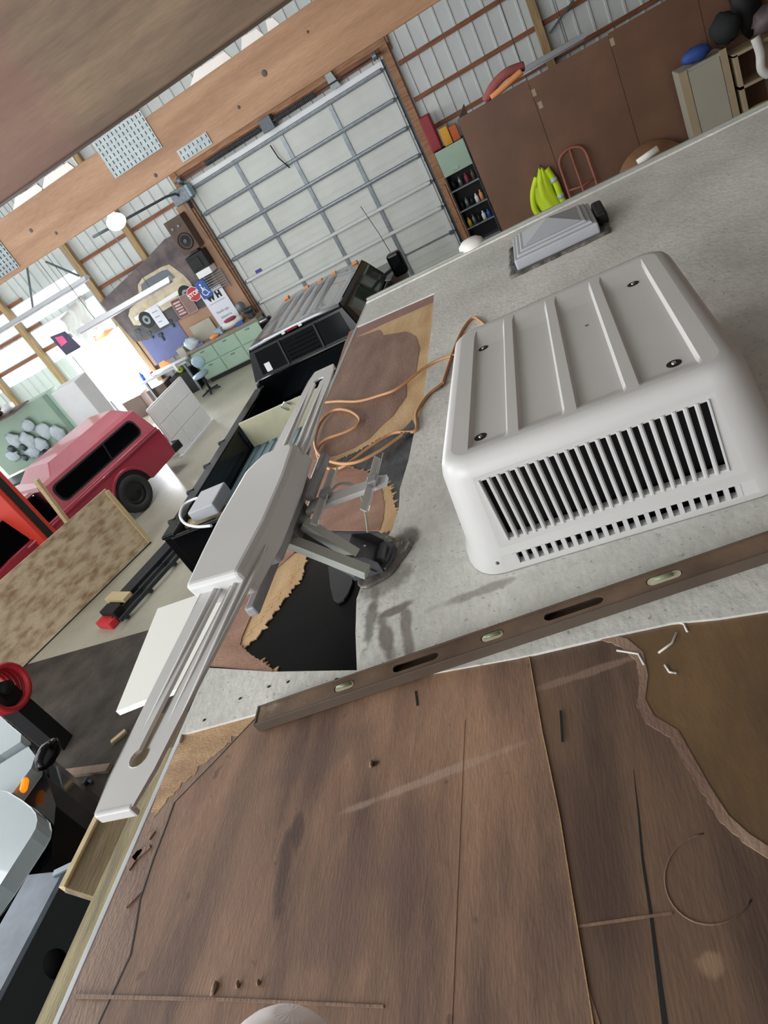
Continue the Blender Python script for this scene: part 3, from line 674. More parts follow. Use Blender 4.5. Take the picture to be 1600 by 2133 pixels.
for i in range(NSL+1):
    x = sl0 + pit*i; w = .0050 if 0 < i < NSL else .003
    a, b = f1(x, .05), f1(x, .92)
    fr = MB(); pts = [(-w, .000), (-w*.4, -.004), (w*.4, -.004), (w, .000), (w*.6, .018), (-w*.2, .018)]
    vs = [c_ + Vector((u, v, 0)) for c_ in (a, b) for u, v in pts]
    fr.add(vs, [(k, (k+1) % 6, 6+(k+1) % 6, 6+k) for k in range(6)] + [(5,4,3,2,1,0), (6,7,8,9,10,11)])
    obj('slat', fr, M['ac_slat'], ac)
NS2 = 21; pit = (s21-s20)/NS2
for i in range(NS2+1):
    x = s20 + pit*i; a, b = f2(x, .08), f2(x, .96); w = .0050
    fr = MB(); pts = [(-w, .0), (w, .0), (w, .016), (-w, .016)]
    vs = [c_ + Vector((u, v-.001, 0)) for c_ in (a, b) for u, v in pts]
    fr.add(vs, [(k, (k+1) % 4, 4+(k+1) % 4, 4+k) for k in range(4)] + [(3,2,1,0), (4,5,6,7)])
    obj('lower_slat', fr, M['ac_slat'], ac)
obj('condenser', MB().box(-.37, 1.32, -.985, .16, 1.9, -.73), M['coil'], ac)
obj('base_pan', MB().box(-.40, 1.262, -.9955, .19, 2.06, -.985).box(-.385, 1.272, -.985, .175, 1.282, -.75), M['black'], ac)
for i, (x, y) in enumerate([(-.322, 1.86), (-.322, 1.355), (.098, 1.86), (.098, 1.355)]):
    z = RG[0][4]-DZc
    w = obj('screw_cup', MB().lathe([(.0, .0008), (.009, .0012), (.012, .002), (.015, .0008)], (x, y, z)), M['black'], ac)
    obj('screw', MB().lathe([(0, .004), (.004, .0035), (.005, .001)], (x, y, z+.0005), n=10), M['chrome'], w)
o = obj('screw_cup', MB().lathe([(0, .0), (.004, .0005), (.005, 0)], (-.04, 1.72, RG[0][4]-DZc+.0005), n=8), M['galv'], ac)
obj('side_screw', MB().lathe([(0, .003), (.004, .002), (.005, 0)], (AX-.285, 1.2385, -.962), (0, -1, 0), 10), M['galv_dark'], ac)

# ================================================================ roof vent lid
vx0, vx1, vy0, vy1 = -.285, .118, 3.40, 3.80
vt = thing('roof_vent', 'pale grey stepped roof vent lid on the motorhome near its far edge', 'roof vent', ((vx0+vx1)/2, (vy0+vy1)/2, -.9965))
def tier(a, z0, z1, b=None):
    b = a if b is None else b; vs = []
    for (i, z) in ((a, z0), (b, z1)):
        vs += [(vx0+i, vy0+i, z), (vx1-i, vy0+i, z), (vx1-i, vy1-i, z), (vx0+i, vy1-i, z)]
    return vs, [(0,3,2,1), (4,5,6,7), (0,1,5,4), (1,2,6,5), (2,3,7,6), (3,0,4,7)]
obj('flange', MB().add(*tier(-.02, -.996, -.988)), M['galv'], vt)
mb = MB(); r = random.Random(3); pts = []
for (ax_, ay_, bx_, by_) in ((vx0-.03, vy0-.03, vx1+.03, vy0-.03), (vx1+.03, vy0-.03, vx1+.03, vy1+.03), (vx1+.03, vy1+.03, vx0-.03, vy1+.03), (vx0-.03, vy1+.03, vx0-.03, vy0-.03)):
    for i in range(16): t = i/16; pts.append((ax_+(bx_-ax_)*t + r.uniform(-.006, .006), ay_+(by_-ay_)*t + r.uniform(-.006, .006), -.993))
obj('sealant_bead', MB().tube(pts, .014, 6, closed=True), M['sealant'], vt)
lid = obj('lid', MB().add(*tier(.0, -.988, -.935)), M['vent'], vt, bevel=.008)
obj('lid_step', MB().add(*tier(.018, -.935, -.922, .024)), M['vent'], lid, bevel=.004)
obj('lid_step', MB().add(*tier(.040, -.922, -.912, .046)), M['vent'], lid, bevel=.003)
obj('lid_shadow_box', MB().box(vx1+.004, vy0+.10, -.99, vx1+.055, vy0+.34, -.93), M['black'], vt, bevel=.012)  # added black block stands for the dark shadow beside the lid
cx, cy = (vx0+vx1)/2, (vy0+vy1)/2; i = .06
obj('lid_peak', MB().add([(vx0+i, vy0+i, -.912), (vx1-i, vy0+i, -.912), (vx1-i, vy1-i, -.912), (vx0+i, vy1-i, -.912), (cx, cy, -.865)], [(0,1,4), (1,2,4), (2,3,4), (3,0,4), (3,2,1,0)]), M['vent'], lid)

# ================================================================ cord
def smooth(pts, k=6):
    P_ = [Vector(p) for p in pts]; P_ = [P_[0]] + P_ + [P_[-1]]; out = []
    for i in range(1, len(P_)-2):
        for j in range(k):
            t = j/k; a, b, c, d = P_[i-1], P_[i], P_[i+1], P_[i+2]
            out.append(.5*((2*b) + (c-a)*t + (2*a-5*b+4*c-d)*t*t + (3*b-a-3*c+d)*t**3))
    return out + [P_[-2]]
zc = -.990
def cp(x, y, h=0): p = W(x, y, z=zc+h); return (p.x, p.y, zc+h)
cordpts = [cp(1020, 686), cp(1000, 668), cp(985, 662), cp(965, 685), cp(945, 730), cp(925, 790), cp(920, 800), cp(890, 825), cp(868, 860), cp(865, 897), cp(820, 902), cp(775, 928, .006), cp(735, 958, .006),
           cp(710, 974, .0), cp(685, 976), cp(664, 955), cp(662, 935), cp(680, 915, .005), cp(720, 900), cp(745, 885), cp(748, 870), cp(725, 855), cp(695, 855), cp(668, 880, .003), cp(656, 920, .006), cp(668, 950, .01), cp(705, 965, .012),
           cp(745, 962, .01), cp(790, 940, .004), cp(836, 908), cp(845, 902)]
o = obj('extension_cord', MB().tube(smooth(cordpts), .0065, 8), M['cord']); tag(o, 'orange tan cord looped on the brown plywood, its end tucked by the air conditioner', 'cord')
c3 = [cp(958, 738), cp(930, 744), cp(890, 762), cp(830, 808, .004), cp(790, 824), cp(745, 836), cp(700, 836), cp(666, 842)]
p = W(655, 846, z=-1.02); c3.append((p.x-.01, p.y, -1.06)); c3.append((p.x-.02, p.y, -1.3))
o = obj('extension_cord', MB().tube(smooth(c3), .0065, 8), M['cord']); tag(o, 'orange tan cord running straight over the roof edge above the loop', 'cord')
a = W(868, 898, z=-.985); b_ = W(843, 905, z=-.985)
o = obj('torn_tab', MB().prism(jag(P2((838, 908), (862, 880), (868, 898), (846, 916)), 0, 2, .004), -.9965, -.986), M['tar']); tag(o, 'frayed dark felt tab where the orange cord bends', 'felt tab')

# ================================================================ spirit level lying flat
la = Vector((-.992, .936, 0)); lb_ = Vector((.62, 1.096, 0)); L_ = (lb_-la).length; d = (lb_-la).normalized(); nrm = Vector((-d.y, d.x, 0))
lv = thing('spirit_level', 'long worn bronze spirit level with hand holes lying across the roof', 'spirit level', ((la.x+lb_.x)/2, (la.y+lb_.y)/2, -.9965))
FR = Matrix(((d.x, nrm.x, 0, la.x), (d.y, nrm.y, 0, la.y), (0, 0, 1, 0), (0, 0, 0, 1)))
WL = .056; zt_, zb_ = -.9965+.026, -.9965
def oval(cx, cy, hx, hy, n=5):
    o_ = []
    for s_, a0 in ((1, -PI/2), (-1, PI/2)):
        for i in range(n+1): a = a0 + PI*i/n; o_.append((cx + s_*(hx-hy) + hy*math.cos(a), cy + hy*math.sin(a)))
    return o_
def along(x, y): p = W(x, y, z=-.973); return (Vector((p.x, p.y, 0))-la).dot(d)
hx1, hx2 = along(865, 1400), along(1200, 1288)
v1, v2, v3 = along(715, 1447), along(1028, 1345), along(1393, 1224)
web = [[(0.002, .004), (L_-.002, .004), (L_-.002, WL-.004), (.002, WL-.004)], oval(hx1, WL/2, .055, .012), oval(hx2, WL/2, .062, .012), oval(v1, WL/2, .026, .0115), oval(v2, WL/2, .026, .0115), oval(v3, WL/2, .035, .0115), oval(1.28, WL/2, .06, .012)]
obj('web', MB().prism(web, zt_-.006, zt_-.002, FR), M['level'], lv)
obj('web_back', MB().prism(web[0], zb_+.001, zb_+.003, FR), M['level_d'], lv)
obj('flange', MB().prism([(0, 0), (L_, 0), (L_, .004), (0, .004)], zb_, zt_, FR), M['level_d'], lv, bevel=.001)
obj('flange', MB().prism([(0, WL-.004), (L_, WL-.004), (L_, WL), (0, WL)], zb_, zt_, FR), M['level_d'], lv, bevel=.001)
for i, v in enumerate((v1, v2, v3)):
    hw = (.024, .024, .033)[i]
    w = obj('vial_window', MB().prism(oval(v, WL/2, hw, .0105), zb_+.003, zt_-.003, FR), M['vial'], lv)
    obj('vial', MB().cyl(FR @ Vector((v-.018, WL/2+.001, zt_-.001)), FR @ Vector((v+.018, WL/2+.001, zt_-.001)), .0045, n=10), mat('green_vial_fluid', rgb(130, 138, 110), .1), w)
obj('end_cap', MB().prism([(-.003, 0), (.002, 0), (.002, WL), (-.003, WL)], zb_, zt_, FR), M['level_d'], lv)

# ================================================================ crank-up television antenna
an = thing('tv_antenna', 'grey crank-up bat wing television antenna raised on twin aluminium arms', 'antenna', (-.76, 1.42, -.9965))
zw = -.70
wing = [W(x, y, z=zw) for x, y in ((192, 1692), (205, 1706), (296, 1706), (308, 1692), (505, 1215), (560, 1090), (638, 955), (683, 798), (682, 778), (655, 782), (634, 800), (560, 925), (480, 1050), (395, 1230))]
yn, yf = .565, 2.33
def wx(y):      # half widths of the tapered wing at y
    t = abs(y-1.44)/.88; return .092 - .040*t
mid = lambda y: -.955 + .015*math.cos(3*(y-1.44))
def wingpoly(ya, yb, n=10, end_r=.02):
    L1 = []; L2 = []
    for i in range(n+1):
        y = ya + (yb-ya)*i/n; k = 1 if 0 < i < n else .82
        L1.append((mid(y)-wx(y)*k, y)); L2.append((mid(y)+wx(y)*k, y))
    return L1 + L2[::-1]
def slot(ya, yb, w, ra, rb):   # long slot that ends in a round hole towards ya
    pts = []
    for i in range(12): a = PI/2+.5 + (2*PI-1.0)*i/11; pts.append((mid(ya)+ra*math.cos(a), ya+ra*math.sin(a)))
    return pts + [(mid(yb)+w, yb), (mid(yb)-w, yb)]
polyN = [wingpoly(.565, 1.24), slot(.665, 1.13, .015, .021, 0)[:]]
def flip(pts, y0): return [(x, 2*y0-y) for x, y in pts][::-1]
polyF = [wingpoly(1.66, 2.33), flip(slot(.655, 1.13, .015, .021, 0), 1.44)]
for pl in (polyN, polyF):
    wg = obj('wing', MB().prism(pl, zw-.006, zw), M['abs'], an, bevel=.002)
    ys_ = [p[1] for p in pl[0]]; y_in = max(ys_) if max(ys_) < 1.44 else min(ys_); y_out = min(ys_) if max(ys_) < 1.44 else max(ys_)
    ya = y_out + (y_in-y_out)*.24
    for sx_ in (-.030, .030, .058):
        obj('ridge', MB().tube([(mid(ya)+sx_, ya, zw-.002), (mid((ya+y_in)/2)+sx_, (ya+y_in)/2, zw), (mid(y_in)+sx_, y_in, zw)], [.002, .0055, .0075], 8), M['abs'], wg)
    obj('end_rim', MB().box(mid(y_out)-.042, y_out-.006, zw-.022, mid(y_out)+.042, y_out+.006, zw+.001), M['abs'], wg, bevel=.004)
# head housing: loft of outlines
hb = [W(x, y, z=-.69) for x, y in ((395, 1230), (505, 1215), (606, 935), (480, 955))]
y0h, y1h = 1.115, 1.70
top = [(-1.052, y0h), (-.888, y0h-.015), (-.874, 1.30), (-.878, 1.5), (-.893, 1.66), (-.91, y1h), (-1.02, y1h+.0), (-1.060, 1.62), (-1.068, 1.4), (-1.062, 1.25)]
bot = [(-1.045, y0h+.005), (-.882, y0h-.01), (-.862, 1.28), (-.862, 1.5), (-.875, 1.68), (-.90, y1h+.015), (-1.03, y1h+.01), (-1.06, 1.62), (-1.07, 1.4), (-1.062, 1.25)]
nn_ = len(top); vs = [(x, y, -.668) for x, y in top] + [(x, y, -.745) for x, y in bot]
obj('head_housing', MB().add(vs, [tuple(range(nn_)), tuple(reversed(range(nn_, 2*nn_)))] + [(i, nn_+i, nn_+(i+1) % nn_, (i+1) % nn_) for i in range(nn_)]), M['abs'], an, bevel=.014, seg=3)
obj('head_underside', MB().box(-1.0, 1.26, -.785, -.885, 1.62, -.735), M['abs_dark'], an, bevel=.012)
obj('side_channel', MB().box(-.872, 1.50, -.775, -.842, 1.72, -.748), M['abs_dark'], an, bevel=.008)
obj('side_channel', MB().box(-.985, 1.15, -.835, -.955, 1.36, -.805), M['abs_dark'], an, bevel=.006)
obj('pivot_clamp', MB().box(-.95, 1.38, -.82, -.885, 1.52, -.77), M['alum_dark'], an, bevel=.008)
# uhf boom with V elements
obj('boom', MB().add(*(lambda a, b: ([(a[0], a[1]-.030, -.80), (a[0], a[1]+.030, -.80), (b[0], b[1]+.021, -.80), (b[0], b[1]-.021, -.80), (a[0], a[1]-.030, -.785), (a[0], a[1]+.030, -.785), (b[0], b[1]+.021, -.785), (b[0], b[1]-.021, -.785)], [(3,2,1,0), (4,5,6,7), (0,1,5,4), (1,2,6,5), (2,3,7,6), (3,0,4,7)]))((-.88, 1.505), (-.63, 1.495))), M['abs'], an, bevel=.003)
for ex, e0, e1 in ((-.818, 1.385, 1.655), (-.664, 1.365, 1.62)):
    el = MB()
    for s_ in (-1, 1):
        el.add([(ex-.013*s_, e0, -.772), (ex-.003*s_, e0, -.785), (ex-.003*s_, e1, -.785), (ex-.013*s_, e1, -.772), (ex-.015*s_, e0, -.774), (ex-.003*s_, e0, -.789), (ex-.003*s_, e1, -.789), (ex-.015*s_, e1, -.774)],
               [(0,1,2,3), (7,6,5,4), (0,4,5,1), (2,6,7,3), (1,5,6,2), (0,3,7,4)])
    e = obj('director_element', el, M['abs'], an)
    obj('element_clip', MB().box(ex-.016, (e0+e1)/2-.018, -.79, ex+.016, (e0+e1)/2+.018, -.768), M['abs_dark'], e, bevel=.004)
# twin lift arms from the base to the head
pb, pt = Vector((-.765, 1.43, -.945)), Vector((-.945, 1.43, -.775))
ad = (pt-pb).normalized()
for (pa_, qa_) in (((742, 1157), (632, 1090)), ((766, 1192), (588, 1122))):
    q0, q1 = W(*pa_, z=-.925), W(*qa_, z=-.79)
    obj('lift_arm', MB().bar(q0, q1, .032, .028), M['alum'], an, bevel=.002)
q0, q1 = W(752, 1180, z=-.95), W(610, 1112, z=-.815)
obj('arm_channel', MB().bar(q0, q1, .075, .012), M['alum_dark'], an)
# base plate, bracket, boot
bp = W(800, 1180, z=-.995); pr = []
for i in range(30):
    a = 2*PI*i/30; rr_ = .108 + .012*math.sin(3*a+1) + .008*math.sin(5*a); pr.append((-.745+rr_*.75*math.cos(a), 1.445+rr_*.95*math.sin(a)))
base = obj('sealed_base', MB().prism(pr, -.9965, -.985), M['sealant'], an, bevel=.006)
obj('base_plate', MB().prism([(-.80, 1.385), (-.715, 1.38), (-.70, 1.41), (-.70, 1.47), (-.72, 1.50), (-.80, 1.49)], -.986, -.978), M['bracket'], base, bevel=.002)
fr = Matrix(((1,0,0,0),(0,0,1,0),(0,1,0,0),(0,0,0,1)))
for yy in (1.375, 1.478):
    br = obj('side_bracket', MB().prism([(-.815, -.985), (-.725, -.985), (-.725, -.955), (-.75, -.92), (-.795, -.905), (-.82, -.93)], yy, yy+.004, fr), M['bracket'], base)
obj('back_plate', MB().add([(-.80, 1.37, -.905), (-.80, 1.485, -.905), (-.742, 1.485, -.975), (-.742, 1.37, -.975), (-.803, 1.37, -.908), (-.803, 1.485, -.908), (-.745, 1.485, -.978), (-.745, 1.37, -.978)], [(0,1,2,3), (7,6,5,4), (0,4,5,1), (2,6,7,3), (1,5,6,2), (0,3,7,4)]), M['bracket'], base)
for yy in (1.40, 1.455): obj('rivet', MB().lathe([(0, .004), (.004, .003), (.0055, 0)], (-.772, yy, -.939), (.77, 0, .64), 8), M['chrome'], base)
obj('elevating_gear', MB().cyl((-.73, 1.40, -.968), (-.73, 1.47, -.968), .014, n=12).bar((-.715, 1.40, -.972), (-.70, 1.465, -.972), .006, .008), M['bracket'], base)
cab = [(-.83, 1.56, -.80), (-.80, 1.59, -.80), (-.77, 1.60, -.83), (-.765, 1.58, -.88), (-.775, 1.53, -.94), (-.785, 1.49, -.975)]
obj('coax_cable', MB().tube(smooth(cab), .0042, 6), M['alum'], an)
o = obj('mast_shadow', MB().prism(P2((684, 1180), (735, 1190), (734, 1215), (726, 1235), (716, 1250), (704, 1256), (695, 1250), (689, 1225)), -1.0040, -.9985), mat('mast_shadow_grey', rgb(58, 58, 62), .5)); tag(o, 'small dark grey patch painted as shadow over the black hole by the antenna base', 'shadow patch')  # dark patch paints the soft shadow by the mast

# ================================================================ timber and board along the motorhome side
o = obj('cream_board', MB().prism([W(x, y, z=-1.12).xy[:] for x, y in ((335, 1275), (520, 1212))] + [(X0+.012, 1.76), (X0+.012, 1.30)] + [W(x, y, z=-1.12).xy[:] for x, y in ((300, 1470), (250, 1490))], -1.12, -1.10), M['cream'], origin=(-1.6, 1.5, -1.12)); tag(o, 'bright cream board sticking out beyond the roof edge under the antenna', 'board')
st_ = thing('short_plank', 'short pale pine plank on edge beside the lower roof edge', 'plank', (-1.50, .77, -1.25))
obj('plank', MB().add([(-1.555, .69, -1.095), (-1.378, .65, -1.14), (-1.378, 1.2, -1.14), (-1.555, 1.2, -1.095), (-1.575, .69, -1.115), (-1.378, .65, -1.18), (-1.378, 1.2, -1.18), (-1.575, 1.2, -1.115)], [(0,1,2,3), (7,6,5,4), (0,4,5,1), (2,6,7,3), (1,5,6,2), (0,3,7,4)]), M['shade_wood'], st_, bevel=.002)
obj('lit_edge_strip', MB().bar((-1.562, .69, -1.100), (-1.562, 1.2, -1.100), .02, .022), M['wood_block'], st_, bevel=.002)  # added pale strip paints the plank's lit edge
lp_ = obj('long_plank', MB().box(-1.375, -3.5, -1.2, -1.282, 1.0, -1.045), mat('greenish_treated_pine', rgb(172, 158, 118), .65, 0, .1, 5, (8, 1, 8), rgb(130, 118, 86), .2, 40)); tag(lp_, 'long weathered plank running along the motorhome roof edge', 'plank')

# ================================================================ black pickup in front of the garage door
bt = thing('pickup_truck', 'glossy black crew cab pickup with five amber roof lights facing the garage door', 'truck', (-4.05, 9.5, FZ))
tx0, tx1 = -5.12, -3.02; ry0, ry1 = 9.55, 11.75; zr = -2.1
def cab_section(y, zt, w, zb=-3.05, bulge=1.0):
    cx = (tx0+tx1)/2; hb_ = (tx1-tx0)/2
    pts = []
    for s_ in (-1, 1):
        seq = [(hb_*bulge, zb), (hb_*bulge, zb+.30), (hb_-.02, -2.62), (w+.05, zt-.07), (w-.02, zt-.015), (w-.14, zt)]
        seq = [(cx+s_*a, y, z) for a, z in seq]
        pts += seq if s_ == 1 else []
        if s_ == -1: left = seq
    return [Vector(p) for p in left] + [Vector(p) for p in pts[::-1]]
# lower body (doors + hood)
secs = []
for (y, zt_s, w) in ((9.46, -2.62, 1.0), (9.50, -2.60, 1.02), (11.9, -2.60, 1.02), (12.1, -2.64, 1.02), (13.6, -2.70, .98), (13.9, -2.85, .92)):
    cx = (tx0+tx1)/2
    secs.append([Vector((cx-w, y, -3.55)), Vector((cx-w-.02, y, -3.1)), Vector((cx-w, y, zt_s-.05)), Vector((cx-w+.12, y, zt_s)), Vector((cx+w-.12, y, zt_s)), Vector((cx+w, y, zt_s-.05)), Vector((cx+w+.02, y, -3.1)), Vector((cx+w, y, -3.55))])
mb = MB().sheet(secs, False); b0_ = len(mb.v)
mb.add(secs[0], [tuple(range(8))]); mb.add(secs[-1], [tuple(reversed(range(8)))])
obj('lower_body', mb, M['truck_black'], bt, bevel=.02)
# cab shell: pillars + roof
cx = (tx0+tx1)/2
def ring(z, x, ya, yb): return [Vector((cx-x, ya, z)), Vector((cx+x, ya, z)), Vector((cx+x, yb, z)), Vector((cx-x, yb, z))]
R0 = ring(-2.6, .98, 9.47, 12.15); R1 = ring(-2.17, .84, 9.56, 11.82); R2 = ring(-2.115, .81, 9.60, 11.78)
mb = MB()
mb.sheet([R0+[R0[0]], R1+[R1[0]], R2+[R2[0]]], False)
obj('cab_shell', mb, M['truck_black'], bt, bevel=.015)
# roof skin with pressed ribs
mb = MB(); xs = [cx-.80]; zs = [0]
for k in range(5):
    xr = cx - .5 + .22*k; xs += [xr-.03, xr-.012, xr+.012, xr+.03]; zs += [0, -.02, -.02, 0]
xs.append(cx+.80); zs.append(0)
grid = []
for y, f in ((9.60, 0), (9.78, 0), (9.80, 1), (11.35, 1), (11.37, 0), (11.78, 0)):
    grid.append([Vector((x, y, -2.105 + .03*(1-((x-cx)/.8)**2) + z*f)) for x, z in zip(xs, zs)])
mb.sheet(grid); mb.add([p+Vector((0, 0, -.05)) for p in grid[0]] + list(grid[0]), [(i, i+1, len(xs)+i+1, len(xs)+i) for i in range(len(xs)-1)])
mb.add([p+Vector((0, 0, -.05)) for p in grid[-1]] + list(grid[-1]), [(i, len(xs)+i, len(xs)+i+1, i+1) for i in range(len(xs)-1)])
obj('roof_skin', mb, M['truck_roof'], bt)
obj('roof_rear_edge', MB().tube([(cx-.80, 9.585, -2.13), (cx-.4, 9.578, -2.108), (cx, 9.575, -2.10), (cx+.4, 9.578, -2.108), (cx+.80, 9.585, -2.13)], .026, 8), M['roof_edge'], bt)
obj('brake_light', MB().box(cx-.11, 9.545, -2.135, cx+.07, 9.56, -2.105), M['red_lens'], bt)
for k in (-1, 1): obj('cargo_lens', MB().box(cx-.02+k*.15-.03, 9.545, -2.14, cx-.02+k*.15+.03, 9.56, -2.105), M['white'], bt)
# rear glass: three panes on the slanted back
def back(x, z, off=-.006):     # the slanted rear face at x, z
    t = (z+2.6)/.43; return Vector((x, 9.47+.09*t+off, z))
def pane(name, x0, x1, m, inset=0):
    z0, z1 = -2.545, -2.205; xa = cx+x0; xb = cx+x1; s0 = .04 if x0 < -.7 else 0; s1 = .04 if x1 > .7 else 0
    q = [back(xa, z0), back(xb, z0), back(xb-s1, z1), back(xa+s0, z1)]
    return obj(name, MB().add(q + [p+Vector((0, .02, 0)) for p in q], [(0,1,2,3), (7,6,5,4), (0,4,5,1), (1,5,6,2), (2,6,7,3), (3,7,4,0)]), m, bt, bevel=.004)
p1_ = pane('rear_pane', -.80, -.33, M['glass_dark']); pane('rear_pane', -.29, .30, M['glass_dark']); pane('rear_pane', .34, .80, M['glass_dark'])
for x in (-.31, .32): q0, q1 = back(cx+x, -2.56, -.012), back(cx+x, -2.19, -.012); obj('pane_divider', MB().bar(q0, q1, .03, .02, (0, 1, 0)), M['black'], bt)
for z in (-2.27, -2.33, -2.39, -2.45, -2.51):
    obj('reflection_bar', MB().bar(back(cx-.24, z, -.018), back(cx+.26, z, -.018), .014, .02, (0, 1, 0)), M['truck_black'], bt)  # added bars shape a roof reflection in the middle pane
obj('belt_moulding', MB().bar(back(cx-.93, -2.585, -.015), back(cx+.93, -2.585, -.015), .02, .022, (0, 1, 0)), M['chrome'], bt)
q = [back(cx-.70, -2.53, -.012), back(cx-.60, -2.53, -.012), back(cx-.60, -2.40, -.012), back(cx-.70, -2.40, -.012)]
obj('window_sticker', MB().add(q+[p+Vector((0, .004, 0)) for p in q], [(0,1,2,3), (7,6,5,4), (0,4,5,1), (1,5,6,2), (2,6,7,3), (3,7,4,0)]), M['white'], bt)
# side glass right and left
for s_ in (1, -1):
    for (ya, yb) in ((9.75, 10.75), (10.82, 11.80)):
        f = lambda y, z: Vector((cx + s_*(.985 - .14*(z+2.6)/.43), y, z))
        q = [f(ya, -2.56), f(yb+.1, -2.56), f(yb-.02, -2.22), f(ya, -2.22)]
        if s_ < 0: q = q[::-1]
        obj('side_window', MB().add(q, [(0,1,2,3)]), M['glass_green'], bt, solid=.006)
    mir = obj('mirror_arm', MB().bar((cx+s_*1.0, 11.7, -2.5), (cx+s_*1.28, 11.75, -2.45), .04, .05), M['black'], bt)
    obj('mirror_head', MB().box(cx+s_*1.2, 11.66, -2.62, cx+s_*1.45, 11.84, -2.22), M['truck_black'], mir, bevel=.05, seg=3)
for k, px in enumerate((592, 628, 652, 676, 715)):
    x = cx + (-.70, -.28, 0, .28, .70)[k]; y = 11.72
    l = obj('roof_light', MB().prism([(-.05, -.06), (.05, -.06), (.035, .06), (-.035, .06)], 0, .045, Matrix.Translation((x, y-.03, -2.10))), M['amber_lens'], bt, bevel=.012)
obj('radio_antenna', MB().tube([(-2.95, 12.6, -2.6), (-3.0, 12.6, -2.0), (-3.08, 12.6, -1.45)], .006, 5), M['black'], bt)
# bed
for s_, m_, nm in ((-1, M['truck_black'], 'bed_side'), (1, M['truck_black'], 'bed_side')):
    x = cx + (-.90 if s_ < 0 else .74)
    o = obj(nm, MB().box(x-.07, 5.6, -3.5, x+.07, 9.35, -2.68).box(x-.09, 5.6, -2.70, x+.09, 9.35, -2.655), m_, bt, bevel=.015)
    if s_ < 0:
        for y in (5.95, 6.55, 7.15, 7.75): obj('rail_hook', MB().cyl((x-.15, y, -2.68), (x-.05, y, -2.68), .035, n=8), M['black'], o)
    else: obj('rail_cap', MB().box(x-.06, 5.6, -2.653, x-.03, 9.0, -2.64).box(x+.02, 5.6, -2.653, x+.05, 9.0, -2.64), M['chrome'], o)
obj('bed_floor', MB().box(cx-.84, 5.6, -3.1, cx+.70, 9.35, -3.05), M['bluegrey'], bt)
mb = MB()
for i in range(11): x = cx - .78 + .14*i; mb.box(x, 5.62, -3.05, x+.06, 9.33, -3.03)
obj('bed_ribs', mb, M['bluegrey'], bt)
obj('tailgate', MB().box(cx-.84, 5.55, -3.45, cx+.70, 5.62, -2.68), M['truck_black'], bt, bevel=.015)
for (wx_, wy) in ((-1.0, 7.3), (1.0, 7.3), (-1.0, 12.6), (1.0, 12.6)):
    w = obj('wheel', MB().lathe([(0, -.12), (.26, -.12), (.38, -.1), (.40, 0), (.38, .1), (.26, .12), (0, .12)], (cx+wx_*.92, wy, FZ+.40), (1, 0, 0), 24), M['rubber'], bt)
# tan board and the box in the bed
o = obj('bed_board', MB().box(-4.86, 8.02, -3.02, -3.42, 8.06, -2.62), mat('tan_toolbox_lid', rgb(196, 190, 160), .5, 0, .06, 5), bevel=.006); tag(o, 'tan board standing across the black pickup bed behind the cab', 'board')
o = obj('handle_loop', MB().tube([(-4.08, 8.0, -2.72), (-4.12, 7.96, -2.63), (-4.05, 7.96, -2.58), (-3.98, 7.98, -2.66)], .012, 6), M['chrome']); tag(o, 'bright wire loop hooked on the tan board in the pickup bed', 'wire loop')
c = W(428, 1045, z=-2.6)
o = obj('steel_box', MB().box(c.x-.13, c.y-.22, -2.70, c.x+.22, c.y+.22, -2.55), M['fixture'], bevel=.02); tag(o, 'pale grey metal box on the pickup bed rail beside the white cable loop', 'box')
lp2 = smooth([W(x, y, z=-2.62) for x, y in ((438, 1038), (410, 1038), (385, 1050), (375, 1072), (385, 1090), (410, 1097), (440, 1095))])
o = obj('white_cable', MB().tube(lp2, .016, 8), M['white']); tag(o, 'thick white cable loop sticking out past the grey metal box', 'cable')
for i, (x, y, w) in enumerate(((395, 1090, .17), (400, 1075, .12))):
    p = W(x, y, z=-2.75); o = obj('pine_board', MB().box(p.x-.05, p.y-w*.3, -2.78+i*.05, p.x+.55, p.y+w*.5, -2.74+i*.05), M['wood_block'], bevel=.004)
    tag(o, ['lower cut pine board under the white cable loop', 'upper cut pine board inside the white cable loop'][i], 'board', 'boards by the white cable')

# ================================================================ red pickup with canopy
A_ = Vector((-8.23, 11.06, 0)); dh = Vector((-.342, -.94, 0)); nh = Vector((.94, -.342, 0))
rt_ = thing('red_pickup', 'red pickup with matching pink-red canopy and black side window', 'truck', (-9.6, 9.8, FZ))
RF = Matrix(((dh.x, nh.x, 0, A_.x), (dh.y, nh.y, 0, A_.y), (0, 0, 1, 0), (0, 0, 0, 1)))    # local: s along toward nose, w outward, z
SF = RF @ Matrix(((1,0,0,0),(0,0,1,0),(0,1,0,0),(0,0,0,1)))      # side profile (s,z) extruded in w
def arc(cx_, cz, r, a0, a1, n=10): return [(cx_+r*math.cos(a0+(a1-a0)*i/n), cz+r*math.sin(a0+(a1-a0)*i/n)) for i in range(n+1)]
prof = [(0.02, -2.96), (-.02, -3.3), (.02, -3.62), (.75, -3.66)] + arc(1.25, -3.62, .44, PI, 0)[0:] + [(1.95, -3.68), (4.6, -3.68), (4.7, -3.3), (4.6, -3.05), (3.7, -2.96)]
obj('bed_and_body', MB().prism(prof, -1.62, 0, SF), M['red_paint'], rt_, bevel=.03, seg=3)
obj('fender_flare', MB().tube([SF @ Vector((a, b, .0)) for a, b in arc(1.25, -3.62, .46, PI, 0, 16)], .035, 8), M['red_paint'], rt_)
obj('body_crease', MB().tube([SF @ Vector(p) for p in ((0.05, -3.02, .0), (3.4, -3.02, .0))], .03, 8), M['red_paint'], rt_)
obj('wheel_well', MB().prism(arc(1.25, -3.62, .435, PI, 0), -1.6, -.02, SF), M['black'], rt_)
